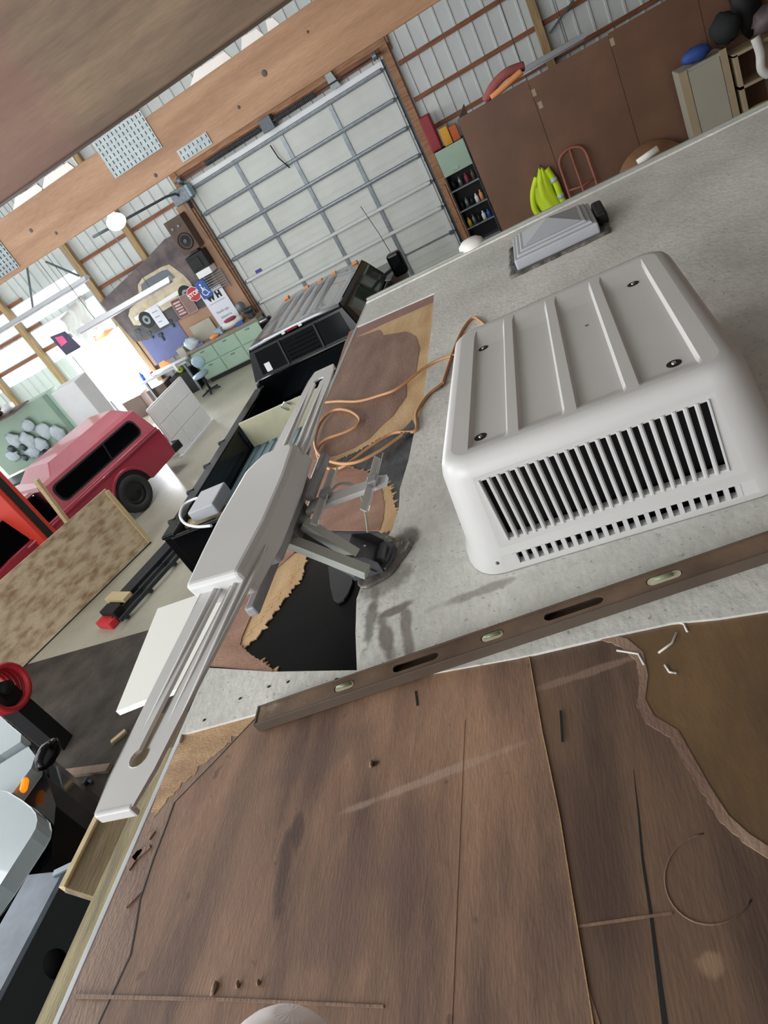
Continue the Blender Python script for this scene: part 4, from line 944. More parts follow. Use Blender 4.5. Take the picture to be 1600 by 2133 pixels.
def wheel(s, w):
    c = RF @ Vector((s, w, FZ+.37)); t = obj('tyre', MB().lathe([(.21, .02), (.22, .09), (.33, .11), (.37, .06), (.375, 0), (.37, -.06), (.33, -.11), (.2, -.1)], c, nh, 28), M['rubber'], rt_)
    r_ = MB().lathe([(0, .05), (.05, .06), (.07, .03), (.15, .03), (.17, .06), (.215, .07), (.22, .03)], c, nh, 24)
    rr = obj('rim', r_, M['rim'], t)
wheel(1.25, -.10); wheel(1.25, -1.5); wheel(4.0, -.12)
# canopy: lower walls then a raised roof
cz0, cz1 = -2.96, -2.42
can = MB(); SFc = RF
def cring(z, s0, s1, w0, w1): return [RF @ Vector((s0, w0, z)), RF @ Vector((s1, w0, z)), RF @ Vector((s1, w1, z)), RF @ Vector((s0, w1, z))]
A0 = cring(cz0, .03, 2.55, -1.58, -.03); A1 = cring(-2.50, .12, 2.55, -1.48, -.13); A2 = cring(-2.44, .2, 2.5, -1.4, -.2)
B1 = cring(-2.40, .25, 2.15, -1.36, -.24); B2 = cring(-2.27, .35, 1.98, -1.25, -.36)
can.sheet([A0+[A0[0]], A1+[A1[0]], A2+[A2[0]]], False); can.add(A2, [(0, 1, 2, 3)])
obj('canopy_walls', can, M['canopy_red'], rt_, bevel=.025, seg=3)
mb = MB().sheet([cring(-2.44, .2, 2.2, -1.4, -.2)+[cring(-2.44, .2, 2.2, -1.4, -.2)[0]], B2+[B2[0]]], False); mb.add(B2, [(0, 1, 2, 3)])
obj('canopy_roof', mb, M['canopy_red'], rt_, bevel=.03, seg=3)
def side_w(z): t = (z-cz0)/(-2.50-cz0); return -.03 - .10*t
def wpoly(s0, s1, z0, z1, r, off):
    pts = rrect((s1-s0)/2, (z1-z0)/2, r, (s0+s1)/2, (z0+z1)/2, 5)
    a = [RF @ Vector((s, side_w(z)+off, z)) for s, z in pts]; b = [RF @ Vector((s, side_w(z)-.01, z)) for s, z in pts]; n_ = len(pts)
    return MB().add(a+b, [tuple(range(n_)), tuple(reversed(range(n_, 2*n_)))] + [(i, n_+i, n_+(i+1) % n_, (i+1) % n_) for i in range(n_)])
obj('window_gasket', wpoly(.30, 2.40, -2.90, -2.56, .12, .008), M['black'], rt_)
wn = obj('side_window', wpoly(.34, 2.36, -2.87, -2.59, .10, .014), M['glass_dark'], rt_)
obj('window_mullion', MB().bar(RF @ Vector((1.18, side_w(-2.87)+.018, -2.87)), RF @ Vector((1.10, side_w(-2.59)+.018, -2.59)), .03, .012, nh), M['rim'], wn)
obj('cab', MB().add([*cring(-2.97, 2.58, 4.0, -1.6, -.04), *cring(-2.45, 2.62, 3.5, -1.42, -.2)], [(0,1,2,3), (7,6,5,4), (0,4,5,1), (1,5,6,2), (2,6,7,3), (3,7,4,0)]), M['glass_dark'], rt_, bevel=.05, seg=3)
obj('cab_roof', MB().add([*cring(-2.47, 2.60, 3.52, -1.44, -.18), *cring(-2.42, 2.66, 3.44, -1.38, -.24)], [(0,1,2,3), (7,6,5,4), (0,4,5,1), (1,5,6,2), (2,6,7,3), (3,7,4,0)]), M['canopy_red'], rt_, bevel=.015)
obj('tail_lamp', MB().box(-.03, -.03, 0, .03, .03, .3) if False else MB().add([RF @ Vector(p) for p in ((-.03,-.25,-3.3), (-.03,-.05,-3.3), (-.03,-.05,-3.05), (-.03,-.25,-3.05), (.03,-.25,-3.3), (.03,-.05,-3.3), (.03,-.05,-3.05), (.03,-.25,-3.05))], [(0,1,2,3), (7,6,5,4), (0,4,5,1), (1,5,6,2), (2,6,7,3), (3,7,4,0)]), M['red_lens'], rt_)
obj('rear_bumper', MB().add([RF @ Vector(p) for p in ((-.22,-1.6,-3.62), (-.22,0,-3.62), (-.22,0,-3.45), (-.22,-1.6,-3.45), (.02,-1.6,-3.62), (.02,0,-3.62), (.02,0,-3.45), (.02,-1.6,-3.45))], [(0,1,2,3), (7,6,5,4), (0,4,5,1), (1,5,6,2), (2,6,7,3), (3,7,4,0)]), M['black'], rt_, bevel=.02)

# red two-post lift column and its arm parts
lf = thing('lift_column', 'orange red steel lift column standing beside the red pickup', 'vehicle lift', (-9.6, 7.6, FZ))
c0 = Vector((-9.55, 8.0, 0))
obj('column', MB().box(-9.62, 8.02, FZ, -9.18, 8.36, -.6), M['lift_red'], lf, bevel=.015)
obj('gap_strip', MB().box(-9.18, 8.12, FZ, -9.165, 8.26, -.6), M['black'], lf)  # added black strip stands for the dark gap beside the column
obj('foot_plate', MB().box(-9.75, 7.9, FZ, -9.05, 8.5, FZ+.02), M['lift_red'], lf)
o = obj('pale_post', MB().bar(W(75, 1000, Y=8.3), W(150, 1100, Y=8.3), .07, .07), M['wood_block']); tag(o, 'short pale timber leaning between the red column and the stained plywood', 'timber')

# stained plywood sheet standing upright with a 2x4 on its end
pa = Vector((-7.82, 8.42, 0)); pb_ = Vector((-9.55, 5.05, 0)); du = (pb_-pa).normalized(); nu_ = Vector((-du.y, du.x, 0))
PF = Matrix(((du.x, 0, nu_.x, pa.x), (du.y, 0, nu_.y, pa.y), (0, 1, 0, FZ), (0, 0, 0, 1)))
sp = thing('plywood_sheet_stand', 'large blotchy stained plywood sheet standing on the floor', 'plywood sheet', (-8.6, 6.9, FZ))
obj('sheet', MB().prism([(0, .02), (3.6, .02), (3.6, 1.18), (0, 1.18)], -.012, .012, PF), M['osb'], sp)
obj('end_batten', MB().prism([(-.02, .04), (.05, .04), (.05, 1.14), (-.02, 1.14)], .012, .052, PF), M['wood_block'], sp, bevel=.003)
obj('bottom_rail', MB().prism([(0, 0), (3.6, 0), (3.6, .02), (0, .02)], -.03, .012, PF), M['black'], sp)
# black steel ramp on the floor
rp = thing('steel_ramp', 'long black steel rail frame with red foot lying on the floor', 'steel frame', (-6.9, 7.2, FZ))
ra, rb_ = Vector((-6.70, 8.10, 0)), Vector((-7.40, 6.35, 0)); dr = (rb_-ra).normalized(); nr = Vector((-dr.y, dr.x, 0)); LR = (rb_-ra).length
RP = Matrix(((dr.x, nr.x, 0, ra.x), (dr.y, nr.y, 0, ra.y), (0, 0, 1, FZ), (0, 0, 0, 1)))
obj('deck', MB().prism([(-.6, -.33), (LR-.25, -.30), (LR-.25, -.02), (-.6, -.02)], .10, .16, RP), M['dark_steel'], rp, bevel=.01)
for v in (.06, .26): obj('rail', MB().prism([(-.6, v-.02), (LR, v-.02), (LR, v+.02), (-.6, v+.02)], .06, .12, RP), M['dark_steel'], rp, bevel=.006)
for u in (-.4, .15, .7, 1.25, 1.75): obj('cross_bar', MB().prism([(u, -.3), (u+.05, -.3), (u+.05, .28), (u, .28)], .02, .07, RP), M['dark_steel'], rp)
ft = obj('red_foot', MB().prism([(LR-.05, -.28), (LR+.10, -.28), (LR+.10, .10), (LR-.05, .10)], .0, .12, RP), M['red_bright'], rp, bevel=.02)
obj('foot_block', MB().prism([(LR-.22, -.26), (LR-.04, -.26), (LR-.04, .12), (LR-.22, .12)], .02, .2, RP), M['black'], rp, bevel=.02)
o = obj('wood_block', MB().prism([(LR-.42, -.36), (LR-.26, -.36), (LR-.26, .16), (LR-.42, .16)], .17, .23, RP), M['wood_block'], bevel=.004); tag(o, 'short pine block resting on the black rail frame near its red foot', 'wood block')

# lower left: white vehicle front, red hose, timber, steel bumper
vn = thing('white_van', 'pale grey-white vehicle front corner with lit amber marker at the left edge', 'van', (-4.9, 2.2, FZ))
def vp(x, y, z): p = W(x, y, z=z); return Vector((p.x, p.y, z))
zt1 = -2.5
def slab(pts, z, th, m, nm, bev=.03): 
    return obj(nm, MB().prism([vp(x, y, z).xy[:] for x, y in pts], z-th, z), m, vn, bevel=bev, seg=3)
slab([(-60, 1440), (0, 1492), (45, 1530), (42, 1545), (0, 1572), (-80, 1640)], zt1, .1, M['van_white'], 'hood_panel', .004)
slab([(-90, 1655), (0, 1592), (58, 1556), (74, 1575), (66, 1600), (28, 1652), (-60, 1700)], zt1, .1, M['van_white'], 'fender', .004)
slab([(-90, 1700), (0, 1648), (18, 1650), (48, 1668), (66, 1682), (76, 1695), (79, 1710), (76, 1726), (66, 1744), (0, 1842), (-120, 2000)], zt1+.06, .12, M['van_white'], 'door_panel', .006)
slab([(-90, 1480), (20, 1505), (70, 1560), (100, 1620), (118, 1680), (105, 1790), (30, 1870), (-150, 2100)], zt1-.10, 1.2, M['truck_black'], 'black_lower_body', .01)
slab([(60, 1600), (95, 1580), (110, 1640), (85, 1720), (70, 1690)], zt1-.14, .12, M['dark_steel'], 'grille_block', .02)
c = vp(52, 1636, zt1-.02); obj('amber_marker', MB().bar(c+Vector((.02, -.05, .0)), c+Vector((-.04, .06, 0)), .045, .05), M['amber_lit'], vn, bevel=.02)
mh = vp(100, 1570, -2.45); obj('mirror', MB().blob(mh, (.06, .13, .07), .1, 2, 10, 7), M['truck_black'], vn)
hs = thing('hose_coil', 'coil of red hose on a black reel at the left edge', 'hose', (-6.0, 3.9, FZ))
hc = W(-8, 1440, z=-3.0)
for k in range(5): obj('hose_turn', MB().tube([hc+Vector((.075*k-.1, .24*math.cos(t), .24*math.sin(t))) for t in [2*PI*i/24 for i in range(24)]], .036, 8, closed=True), M['red_bright'], hs)
obj('reel', MB().lathe([(0, -.14), (.08, -.14), (.08, .2), (0, .2)], hc, (1, 0, 0), 20).box(hc.x-.1, hc.y-.1, FZ, hc.x+.15, hc.y+.1, hc.z), M['black'], hs)
a = W(100, 1614, z=-3.95); b_ = W(226, 1598, z=-3.95)
o = obj('floor_timber', MB().bar(a, b_, .09, .05), mat('old_grey_timber', rgb(150, 130, 110), .7, 0, .1, 6, (6, 1, 6)), bevel=.004); o.location.z = OFF.z+FZ+.008; tag(o, 'weathered timber length lying on the dark mat', 'timber')
a = W(230, 1545, z=-3.95); b_ = W(260, 1520, z=-3.95)
o = obj('floor_timber', MB().bar(a, b_, .06, .04), M['wood_block'], bevel=.004); o.location.z = OFF.z+FZ+.008; tag(o, 'short pale stick end on the dark mat beside the antenna wing', 'timber')
p = W(173, 1662, z=-3.93); o = obj('green_ball', MB().blob(p, (.055, .08, .055), .05, 3, 12, 8), mat('lime_green_plastic', rgb(160, 200, 60), .4)); o.location.z = OFF.z+FZ+.008; tag(o, 'lime green ball on the dark mat below the antenna tip', 'ball')
p = W(160, 1640, z=-3.93); o = obj('black_tool', MB().bar(p+Vector((0, -.1, 0)), p+Vector((.05, .12, 0)), .05, .05).bar(p+Vector((.05, .1, 0)), p+Vector((.15, .05, 0)), .03, .03), M['dark_steel'], bevel=.006); o.location.z = OFF.z+FZ+.008; tag(o, 'small dark hand tool on the mat beside the lime green ball', 'tool')
bm_ = thing('steel_bumper', 'glossy dark steel bumper beam with oval holes at lower left corner', 'bumper', (-2.9, .9, FZ))
zb_2 = -2.0
def bq(x, y): p = W(x, y, z=zb_2); return Vector((p.x, p.y, 0))
e0, e1 = bq(132, 1815), bq(-60, 2180)     # front top edge line
de = (e1-e0).normalized(); ne = Vector((-de.y, de.x, 0)); ne = ne if ne.x < 0 else -ne
obj('top_plate', MB().prism([e0.xy[:], (e0+de*1.6).xy[:], (e0+de*1.6+ne*.24).xy[:], (e0+ne*.24).xy[:]], zb_2-.02, zb_2), M['steel_blue'], bm_, bevel=.004)
BF = Matrix(((de.x, 0, -ne.x, e0.x), (de.y, 0, -ne.y, e0.y), (0, 1, 0, zb_2-.02), (0, 0, 0, 1)))
def el2(cx_, cy_, a, b, n=18): return [(cx_+a*math.cos(2*PI*i/n), cy_+b*math.sin(2*PI*i/n)) for i in range(n)]
obj('face_plate', MB().prism([[(0, -.55), (1.6, -.55), (1.6, 0), (0, 0)], el2(.30, -.17, .055, .075), el2(.62, -.17, .055, .075), el2(.94, -.17, .055, .075)], -.012, .0, BF), M['face_steel'], bm_)
obj('back_plate', MB().prism([(0, -.55), (1.6, -.55), (1.6, 0), (0, 0)], -.1, -.09, BF), M['black'], bm_)
obj('end_plate', MB().prism([(0, -.55), (.012, -.55), (.012, 0), (0, 0)], -.24, 0, BF), M['dark_steel'], bm_)
obj('support_leg', MB().prism([(.2, -2.0), (.3, -2.0), (.3, -.5), (.2, -.5)], -.2, -.1, BF).prism([(1.3, -2.0), (1.4, -2.0), (1.4, -.5), (1.3, -.5)], -.2, -.1, BF), M['black'], bm_)
a = W(112, 1820, z=-1.993); b_ = W(165, 1795, z=-1.993)
o = obj('steel_strap', MB().bar(a, b_, .03, .01), M['galv']); tag(o, 'thin pale steel strap lying off the bumper beam corner', 'strap')

# ================================================================ along the end wall, left of the garage door
WF = Matrix(((1,0,0,0),(0,0,-1,0),(0,1,0,0),(0,0,0,1)))         # (x,z) outlines, depth toward the eye
def wf(y): return Matrix(((1,0,0,0),(0,0,-1,y),(0,1,0,0),(0,0,0,1)))
def wp(x, y, Y=16.86): p = W(x, y, Y=Y); return (p.x, p.z)
YB2 = 16.9
o = obj('hardboard_backing', MB().prism([(-11.36, -3.0), (-7.86, -3.0), (-7.86, .02), (-8.2, .02), (-8.2, -1.25), (-11.36, -1.25)], 0, .012, wf(YB2-.012)), M['pegboard_brown']); tag(o, 'tan hardboard wall backing over the workbench', 'wall board')
o = obj('blue_pegboard', MB().prism([(-11.25, -3.0), (-9.95, -3.0), (-9.95, -1.95), (-11.25, -1.95)], 0, .012, wf(YB2-.032)), M['pegboard_blue']); tag(o, 'blue pegboard panel with tools above the workbench', 'pegboard')
for i in range(5):
    x = -11.1 + i*.25; z = -2.0 - .18*(i % 3)
    o = obj('hanging_tool', MB().box(x-.03, YB2-.08, z-.16, x+.03, YB2-.04, z+.0).box(x-.07, YB2-.09, z-.02, x+.07, YB2-.035, z+.06), M['dark_steel'], bevel=.008)
    tag(o, 'small dark tool hanging on the blue pegboard, %s' % ('leftmost', 'second from left', 'middle one', 'second from right', 'rightmost')[i], 'tool', 'tools on the blue pegboard')
# banner with a printed car
bn = thing('car_banner', 'large grey banner printed with a tan two-door car above the workbench', 'banner', (-9.9, 16.8, -1.9))
bo = [(-11.55, -.92), (-11.4, -2.2), (-11.0, -2.3), (-9.9, -2.15), (-9.0, -2.25), (-8.45, -1.85), (-8.25, -1.2), (-8.35, -.45), (-8.9, -.42), (-9.6, -.58), (-10.6, -.75)]
obj('cloth', MB().prism(bo, 0, .01, wf(16.84)), M['banner'], bn)
def bp_(nm, pts, k, m): return obj(nm, MB().prism(pts, 0, .003, wf(16.828-.0032*k)), m, bn)
bp_('dark_print', [(-11.3, -2.2), (-10.6, -2.25), (-8.9, -2.2), (-8.45, -1.8), (-8.5, -1.55), (-9.5, -1.75), (-11.2, -1.9)], 0, M['banner_dark'])
ox, oz = -9.95, -1.36; k_ = 1.0
def car(pts): return [(ox + a*k_, oz + b*k_) for a, b in pts]
bp_('car_body_print', car([(-1.15, -.45), (-1.12, -.18), (-.95, -.05), (-.55, .02), (-.32, .36), (-.1, .44), (.55, .44), (.78, .40), (.95, .05), (1.0, -.2), (.98, -.42), (.8, -.46), (-1.0, -.52)]), 1, M['car_tan'])
bp_('car_window_print', car([(-.42, .05), (-.24, .32), (-.05, .36), (.5, .36), (.66, .32), (.72, .08), (.2, .04)]), 2, M['car_glass'])
bp_('car_stripe_print', car([(-1.0, -.38), (.55, -.32), (.55, -.22), (-1.0, -.28)]), 2, M['white'])
for (a, b) in ((-.72, -.48), (.72, -.40)):
    bp_('car_tyre_print', el2(ox+a, oz+b, .21, .23), 3, M['black']); bp_('car_rim_print', el2(ox+a, oz+b, .11, .12), 4, M['chrome'] if False else M['ink_grey'])
    bp_('car_hub_print', el2(ox+a, oz+b, .05, .055), 5, M['ink'])
# white curtain sheet beside the banner
grid = [[Vector((-11.95 - .95*j/8 + .06*math.sin(i*1.3), 16.88 - .10*math.sin(j*1.7+i*.5), -.52 - 1.05*i/8 - .03*j)) for j in range(9)] for i in range(9)]
o = obj('hanging_sheet', MB().sheet(grid), M['cloth_white'], solid=.01); tag(o, 'crumpled white cloth sheet hanging left of the car banner', 'cloth')
# speaker
spk = thing('loudspeaker', 'dark wooden loudspeaker with round cone mounted high beside the garage door', 'loudspeaker', (-8.2, 16.6, -.75))
obj('box', MB().box(-8.52, 16.5, -.95, -8.02, 16.83, -.12), M['wood_dark'], spk, bevel=.01)
obj('woofer', MB().lathe([(.0, -.0), (.06, -.0), (.08, .02), (.16, -.02), (.19, .03), (.2, .0)], (-8.26, 16.49, -.68), (0, -1, 0), 24), M['black'], spk)
obj('dust_cap', MB().blob((-8.26, 16.485, -.68), (.06, .02, .06), 0, 1), M['galv_dark'], spk)
for dx_ in (-.1, .08): obj('tweeter', MB().lathe([(0, .01), (.035, .012), (.04, 0)], (-8.28+dx_, 16.49, -.32), (0, -1, 0), 14), M['galv'], spk)
o = obj('shelf_monitor', MB().box(-8.55, 16.5, -1.42, -8.05, 16.82, -1.02).box(-8.48, 16.48, -1.36, -8.2, 16.5, -1.1), M['black'], bevel=.02); tag(o, 'dark box shaped device mounted under the loudspeaker', 'electronics')
o = obj('white_carton', MB().box(-8.50, 16.46, -1.58, -8.08, 16.82, -1.42), M['white'], bevel=.01); tag(o, 'small white carton under the dark device on the wall', 'carton')
# grille-like rack, signs
rk = thing('wire_rack', 'grey wire rack with horizontal bars beside the blue parking sign', 'rack', (-8.3, 16.75, -2.3))
for i in range(7): obj('bar', MB().box(-8.55, 16.76, -1.66-.06*i, -8.0, 16.79, -1.64-.06*i), M['galv'], rk)
for x in (-8.53, -8.27, -8.02): obj('upright', MB().box(x-.012, 16.79, -2.1, x+.012, 16.81, -1.6), M['galv'], rk)
def signfr(cx_, cz, y=16.78, rot=0): return Matrix.Translation((cx_, y, cz)) @ Matrix.Rotation(rot, 4, 'Y') @ Matrix(((1,0,0,0),(0,0,-1,0),(0,1,0,0),(0,0,0,1)))
sc = wp(406, 610); fr = signfr(*sc, rot=-.1)
sg = thing('stop_sign', 'red octagonal stop sign between the brown and blue signs', 'sign', (sc[0], 16.82, sc[1]))
oct_ = lambda r: [(r*math.cos(PI/8+i*PI/4), r*math.sin(PI/8+i*PI/4)) for i in range(8)]
obj('border', MB().prism(oct_(.20), 0, .006, fr), M['white'], sg); obj('face', MB().prism(oct_(.185), .006, .009, fr), M['sign_red'], sg)
text('lettering', 'STOP', .145, fr @ Matrix.Translation((0, 0, .010)), M['white'], sg, .001, bold=.004)
sc = wp(427, 600); fr = signfr(*sc, y=16.76)
sg = thing('parking_sign', 'blue sign with white wheelchair symbol right of the stop sign', 'sign', (sc[0], 16.82, sc[1]))
obj('face', MB().prism(rrect(.15, .23, .03, 0, 0, 3), 0, .006, fr), M['sign_blue'], sg)
sym = MB().prism(el2(-.02, .13, .026, .026, 10), .007, .009, fr).prism([(-.04, .09), (-.01, .09), (0, .03), (.06, .03), (.06, .01), (-.0, .01), (-.0, -.01), (.055, -.01), (.1, -.12), (.12, -.11), (.13, -.125), (.09, -.145), (.04, -.03), (-.04, -.03)], .007, .009, fr)
ro = [( .09*math.cos(a), -.08+.09*math.sin(a)) for a in [PI*.65+i*PI*1.15/14 for i in range(15)]]; ri = [( .07*math.cos(a), -.08+.07*math.sin(a)) for a in [PI*.65+i*PI*1.15/14 for i in range(15)]][::-1]
sym.prism(ro+ri, .007, .009, fr); obj('wheelchair_symbol', sym, M['white'], sg)
for i, (px, py, ro_, m_, lab) in enumerate(((376, 640, .05, 'sign_brown', 'dark brown rounded sign with pale lettering left of the stop sign'), (395, 630, .05, 'sign_brown2', 'faded brown rounded sign touching the stop sign'))):
    sc = wp(px, py); fr = signfr(*sc, y=16.80-.01*i, rot=ro_)
    sg = thing('brown_sign', lab, 'sign', (sc[0], 16.83, sc[1]))
    obj('border', MB().prism(rrect(.155, .25, .05, 0, 0, 4), 0, .006, fr), M['sign_pale'], sg); obj('face', MB().prism(rrect(.145, .24, .045, 0, 0, 4), .006, .009, fr), M[m_], sg)
    if i == 0:
        for k in range(5): obj('lettering_row', MB().prism([(-.11+.02*(k % 2), .13-.075*k), (.11-.02*(k % 2), .13-.075*k), (.11-.02*(k % 2), .17-.075*k), (-.11+.02*(k % 2), .17-.075*k)], .0092, .0105, fr), M['sign_pale'], sg)
# printed white poster
sc = wp(462, 637); fr = signfr(*sc, y=16.80)
sg = thing('letter_poster', 'tall white poster with big black letters W H over the bench', 'poster', (sc[0], 16.83, sc[1]))
obj('board', MB().prism([(-.33, -.52), (.33, -.52), (.33, .5), (-.33, .5)], 0, .012, fr), M['paper'], sg)
text('big_lettering', 'W H', .21, fr @ Matrix.Translation((0, .30, .0125)), M['ink'], sg, .001, bold=.018)
obj('rule_line', MB().prism([(-.24, .15), (.24, .15), (.24, .158), (-.24, .158)], .0122, .0135, fr), M['ink'], sg)
text('grey_lettering', 'North Lake', .085, fr @ Matrix.Translation((0, -.10, .0125)), M['ink_grey'], sg, .001, bold=.003)
text('grey_lettering', 'Industries', .085, fr @ Matrix.Translation((0, -.25, .0125)), M['ink_grey'], sg, .001, bold=.003)
# small paper left, orange cloth
sc = wp(332, 658); fr = signfr(*sc, y=16.80)
o = obj('notice_paper', MB().prism(rrect(.17, .27, .02, 0, 0, 2), 0, .004, fr), M['paper'], None); tag(o, 'small white notice sheet between the pegboard and the orange pennant', 'paper')
for r_ in range(3):
    obj('notice_mark', MB().prism([(-.1, .14-.14*r_), (.08-.03*r_, .14-.14*r_), (.08-.03*r_, .165-.14*r_), (-.1, .165-.14*r_)], .0042, .0055, fr), M['ink_grey'], o)
o = obj('orange_pennant', MB().prism([wp(328, 628), wp(350, 640), wp(372, 655), wp(352, 662), wp(335, 648)], 0, .01, wf(16.84)), M['orange']); tag(o, 'orange pennant pinned under the banner', 'pennant')
o = obj('orange_notice', MB().prism([wp(x, y, 16.95) for x, y in ((180, 712), (208, 692), (238, 682), (222, 700), (190, 716))], 0, .01, wf(16.95)), M['orange']); tag(o, 'orange card on the wall beside the bright doorway', 'card')
o = obj('dark_poster', MB().prism([wp(x, y, 17.03) for x, y in ((104, 702), (135, 690), (168, 722), (143, 745))], 0, .01, wf(17.034)), mat('dark_navy_print', rgb(60, 52, 80), .5)); tag(o, 'dark navy poster with pink print beside the bright doorway', 'poster')
obj('pink_print', MB().prism([wp(x, y, 17.02) for x, y in ((114, 703), (130, 699), (140, 712), (128, 722))], 0, .003, wf(17.022)), mat('pink_print', rgb(226, 84, 140), .5), o)

# green bench cabinets and timber top
BX0, BX1 = -9.95, -7.72
bc = thing('green_cabinet', 'pale green metal bench cabinets with doors and drawers beside garage door', 'cabinet', (-8.8, 16.6, FZ))
obj('carcass', MB().box(BX0, 16.42, FZ+.12, BX1, 16.85, -3.06), M['green'], bc, bevel=.01)
obj('plinth', MB().box(BX0+.05, 16.48, FZ, BX1-.02, 16.85, FZ+.12), M['black'], bc)
for i in range(3):
    w = (BX1-BX0)/3; x = BX0 + w*i
    for (z0, z1, nm) in ((FZ+.15, FZ+.52, 'door'), (FZ+.54, -3.09, 'drawer')):
        d_ = obj(nm, MB().box(x+.015, 16.395, z0, x+w-.015, 16.42, z1), M['green'], bc, bevel=.006)
        obj('handle', MB().box(x+w*.5-.06, 16.37, z1-.07, x+w*.5+.06, 16.395, z1-.045), M['galv'], d_, bevel=.004)
o = obj('worktop', MB().box(BX0-.05, 16.36, -3.06, BX1+.03, 16.88, -2.99), mat('worn_bench_top', rgb(150, 132, 118), .6, 0, .12, 6), bevel=.006); tag(o, 'worn brown bench top over the green cabinets', 'worktop')
wt = thing('long_bench', 'long white edged workbench table left of the green cabinets', 'workbench', (-11.1, 16.5, FZ))
obj('tabletop', MB().box(-12.9, 16.15, -3.17, BX0-.06, 16.86, -3.11), M['fixture'], wt, bevel=.005)
for x in (-12.8, -11.5, BX0-.2): obj('leg', MB().box(x-.03, 16.2, FZ, x+.03, 16.26, -3.17), M['galv'], wt)
obj('vise_bracket', MB().box(BX0-.42, 16.08, -3.22, BX0-.36, 16.15, -3.06), M['white'], wt)
# things on the bench
def item(nm, mb, m, lab, cat, grp=None, **k): o = obj(nm, mb, m, **k); tag(o, lab, cat, grp); return o
def on(px, py, Y=16.6): return W(px, py, Y=Y)
item('leaning_sheet', MB().prism([(-9.72, -2.99), (-9.05, -2.988), (-9.05, -2.52), (-9.72, -2.52)], 0, .02, wf(16.82)), M['beige'], 'pale rectangular panel leaning on the wall behind the bench', 'panel')
item('crumpled_cloth', MB().blob((-8.45, 16.60, -2.868), (.36, .13, .12), .14, 5, 16, 8), M['cloth_white'], 'crumpled white cloth bundle on the bench below the lettered poster', 'cloth')
item('maroon_rag', MB().blob((-8.40, 16.50, -2.76), (.19, .06, .05), .15, 6, 12, 6), M['maroon'], 'maroon rag lying over the white cloth bundle', 'rag')
item('wire_basket', MB().box(-8.98, 16.44, -2.985, -8.76, 16.62, -2.82), M['bluegrey'], 'small pale blue box on the bench left of the cloth bundle', 'box', bevel=.01)
item('orange_rag', MB().blob((-9.02, 16.42, -2.94), (.16, .08, .06), .2, 7, 10, 6), M['orange'], 'orange rag on the bench edge', 'rag')
item('white_bag', MB().blob((-9.78, 16.55, -2.88), (.22, .15, .18), .18, 8, 12, 8), M['clear_bag'], 'white plastic bag standing at the left end of the green cabinets', 'bag')
item('carton', MB().box(-10.25, 16.45, -3.105, -10.02, 16.7, -2.82), M['beige'], 'pale square carton on the long bench beside the white bag', 'carton', bevel=.005)
item('tube_lamp', MB().cyl((-11.15, 16.22, -3.06), (-9.95, 16.22, -3.06), .045, n=12), M['white'], 'white plastic pipe lying along the front of the long bench', 'pipe')
item('orange_triangle', MB().prism([(-11.0, -3.1), (-10.6, -3.1), (-10.75, -2.9), (-10.95, -2.92)], 0, .03, wf(16.5)), M['orange'], 'orange cardboard piece on the long bench under the pegboard', 'card')
item('small_jar', MB().cyl((-11.2, 16.3, -3.108), (-11.2, 16.3, -2.98), .05, n=12), mat('pink_red_cap', rgb(220, 60, 110)), 'small pink red jar on the long bench near the doorway', 'jar')
item('blue_bottle', MB().lathe([(0, 0), (.05, 0), (.05, .16), (.02, .2), (.02, .25), (0, .25)], (-11.55, 16.35, -3.11)), mat('blue_bottle_plastic', rgb(60, 110, 220), .3), 'blue bottle on the long bench next to the bright doorway', 'bottle')
item('bench_grinder', MB().box(-7.95, 16.5, -2.985, -7.80, 16.7, -2.86).cyl((-8.0, 16.6, -2.78), (-7.74, 16.6, -2.78), .07, n=14), M['dark_steel'], 'dark bench grinder at the right end of the green cabinets', 'grinder', bevel=.01)
dsk = obj('grinding_disc', MB().lathe([(0, -.015), (.13, -.012), (.13, .012), (0, .015)], (-7.92, 16.42, -2.60), (.6, -.8, 0), 22), M['galv']); tag(dsk, 'round pale disc propped above the bench grinder', 'disc')
item('blue_box', MB().box(-8.3, 16.40, -2.985, -8.08, 16.48, -2.91), M['sign_blue'], 'small deep blue box in front of the bench grinder', 'box', bevel=.005)
item('purple_card', MB().box(-9.6, 16.40, -2.988, -9.4, 16.5, -2.93), M['pegboard_blue'], 'small violet packet in front of the white bag', 'packet')
# under the long bench: bins
for i, (x, m_, lab) in enumerate(((-12.3, 'wood_dark', 'dark brown bin under the long bench, nearest the doorway'), (-11.4, 'wood_dark', 'dark brown carton in the middle under the long bench'), (-10.55, 'black', 'black crate under the long bench next to the green cabinets'))):
    item('storage_bin', MB().box(x-.33, 16.3, FZ, x+.33, 16.8, FZ+.6), M[m_], lab, 'bin', 'bins under the long bench', bevel=.02)
for i, (dx_, lab) in enumerate(((0, 'yellow green roll on top of the black crate'), (-.25, 'lime green roll on the floor left of the black crate'))):
    c = W(398-i*10, 762+i*14, Y=16.1); c.z = FZ+.68 if i == 0 else FZ+.1
    item('green_roll', MB().lathe([(.03, -.05), (.1, -.05), (.1, .05), (.03, .05), (.03, -.05)], (-10.5+dx_, 16.5 if i == 0 else 16.1, FZ+.70 if i == 0 else FZ+.1), (0, 1, 0), 16), mat('lime_tape', rgb(200, 214, 90)), lab, 'roll')
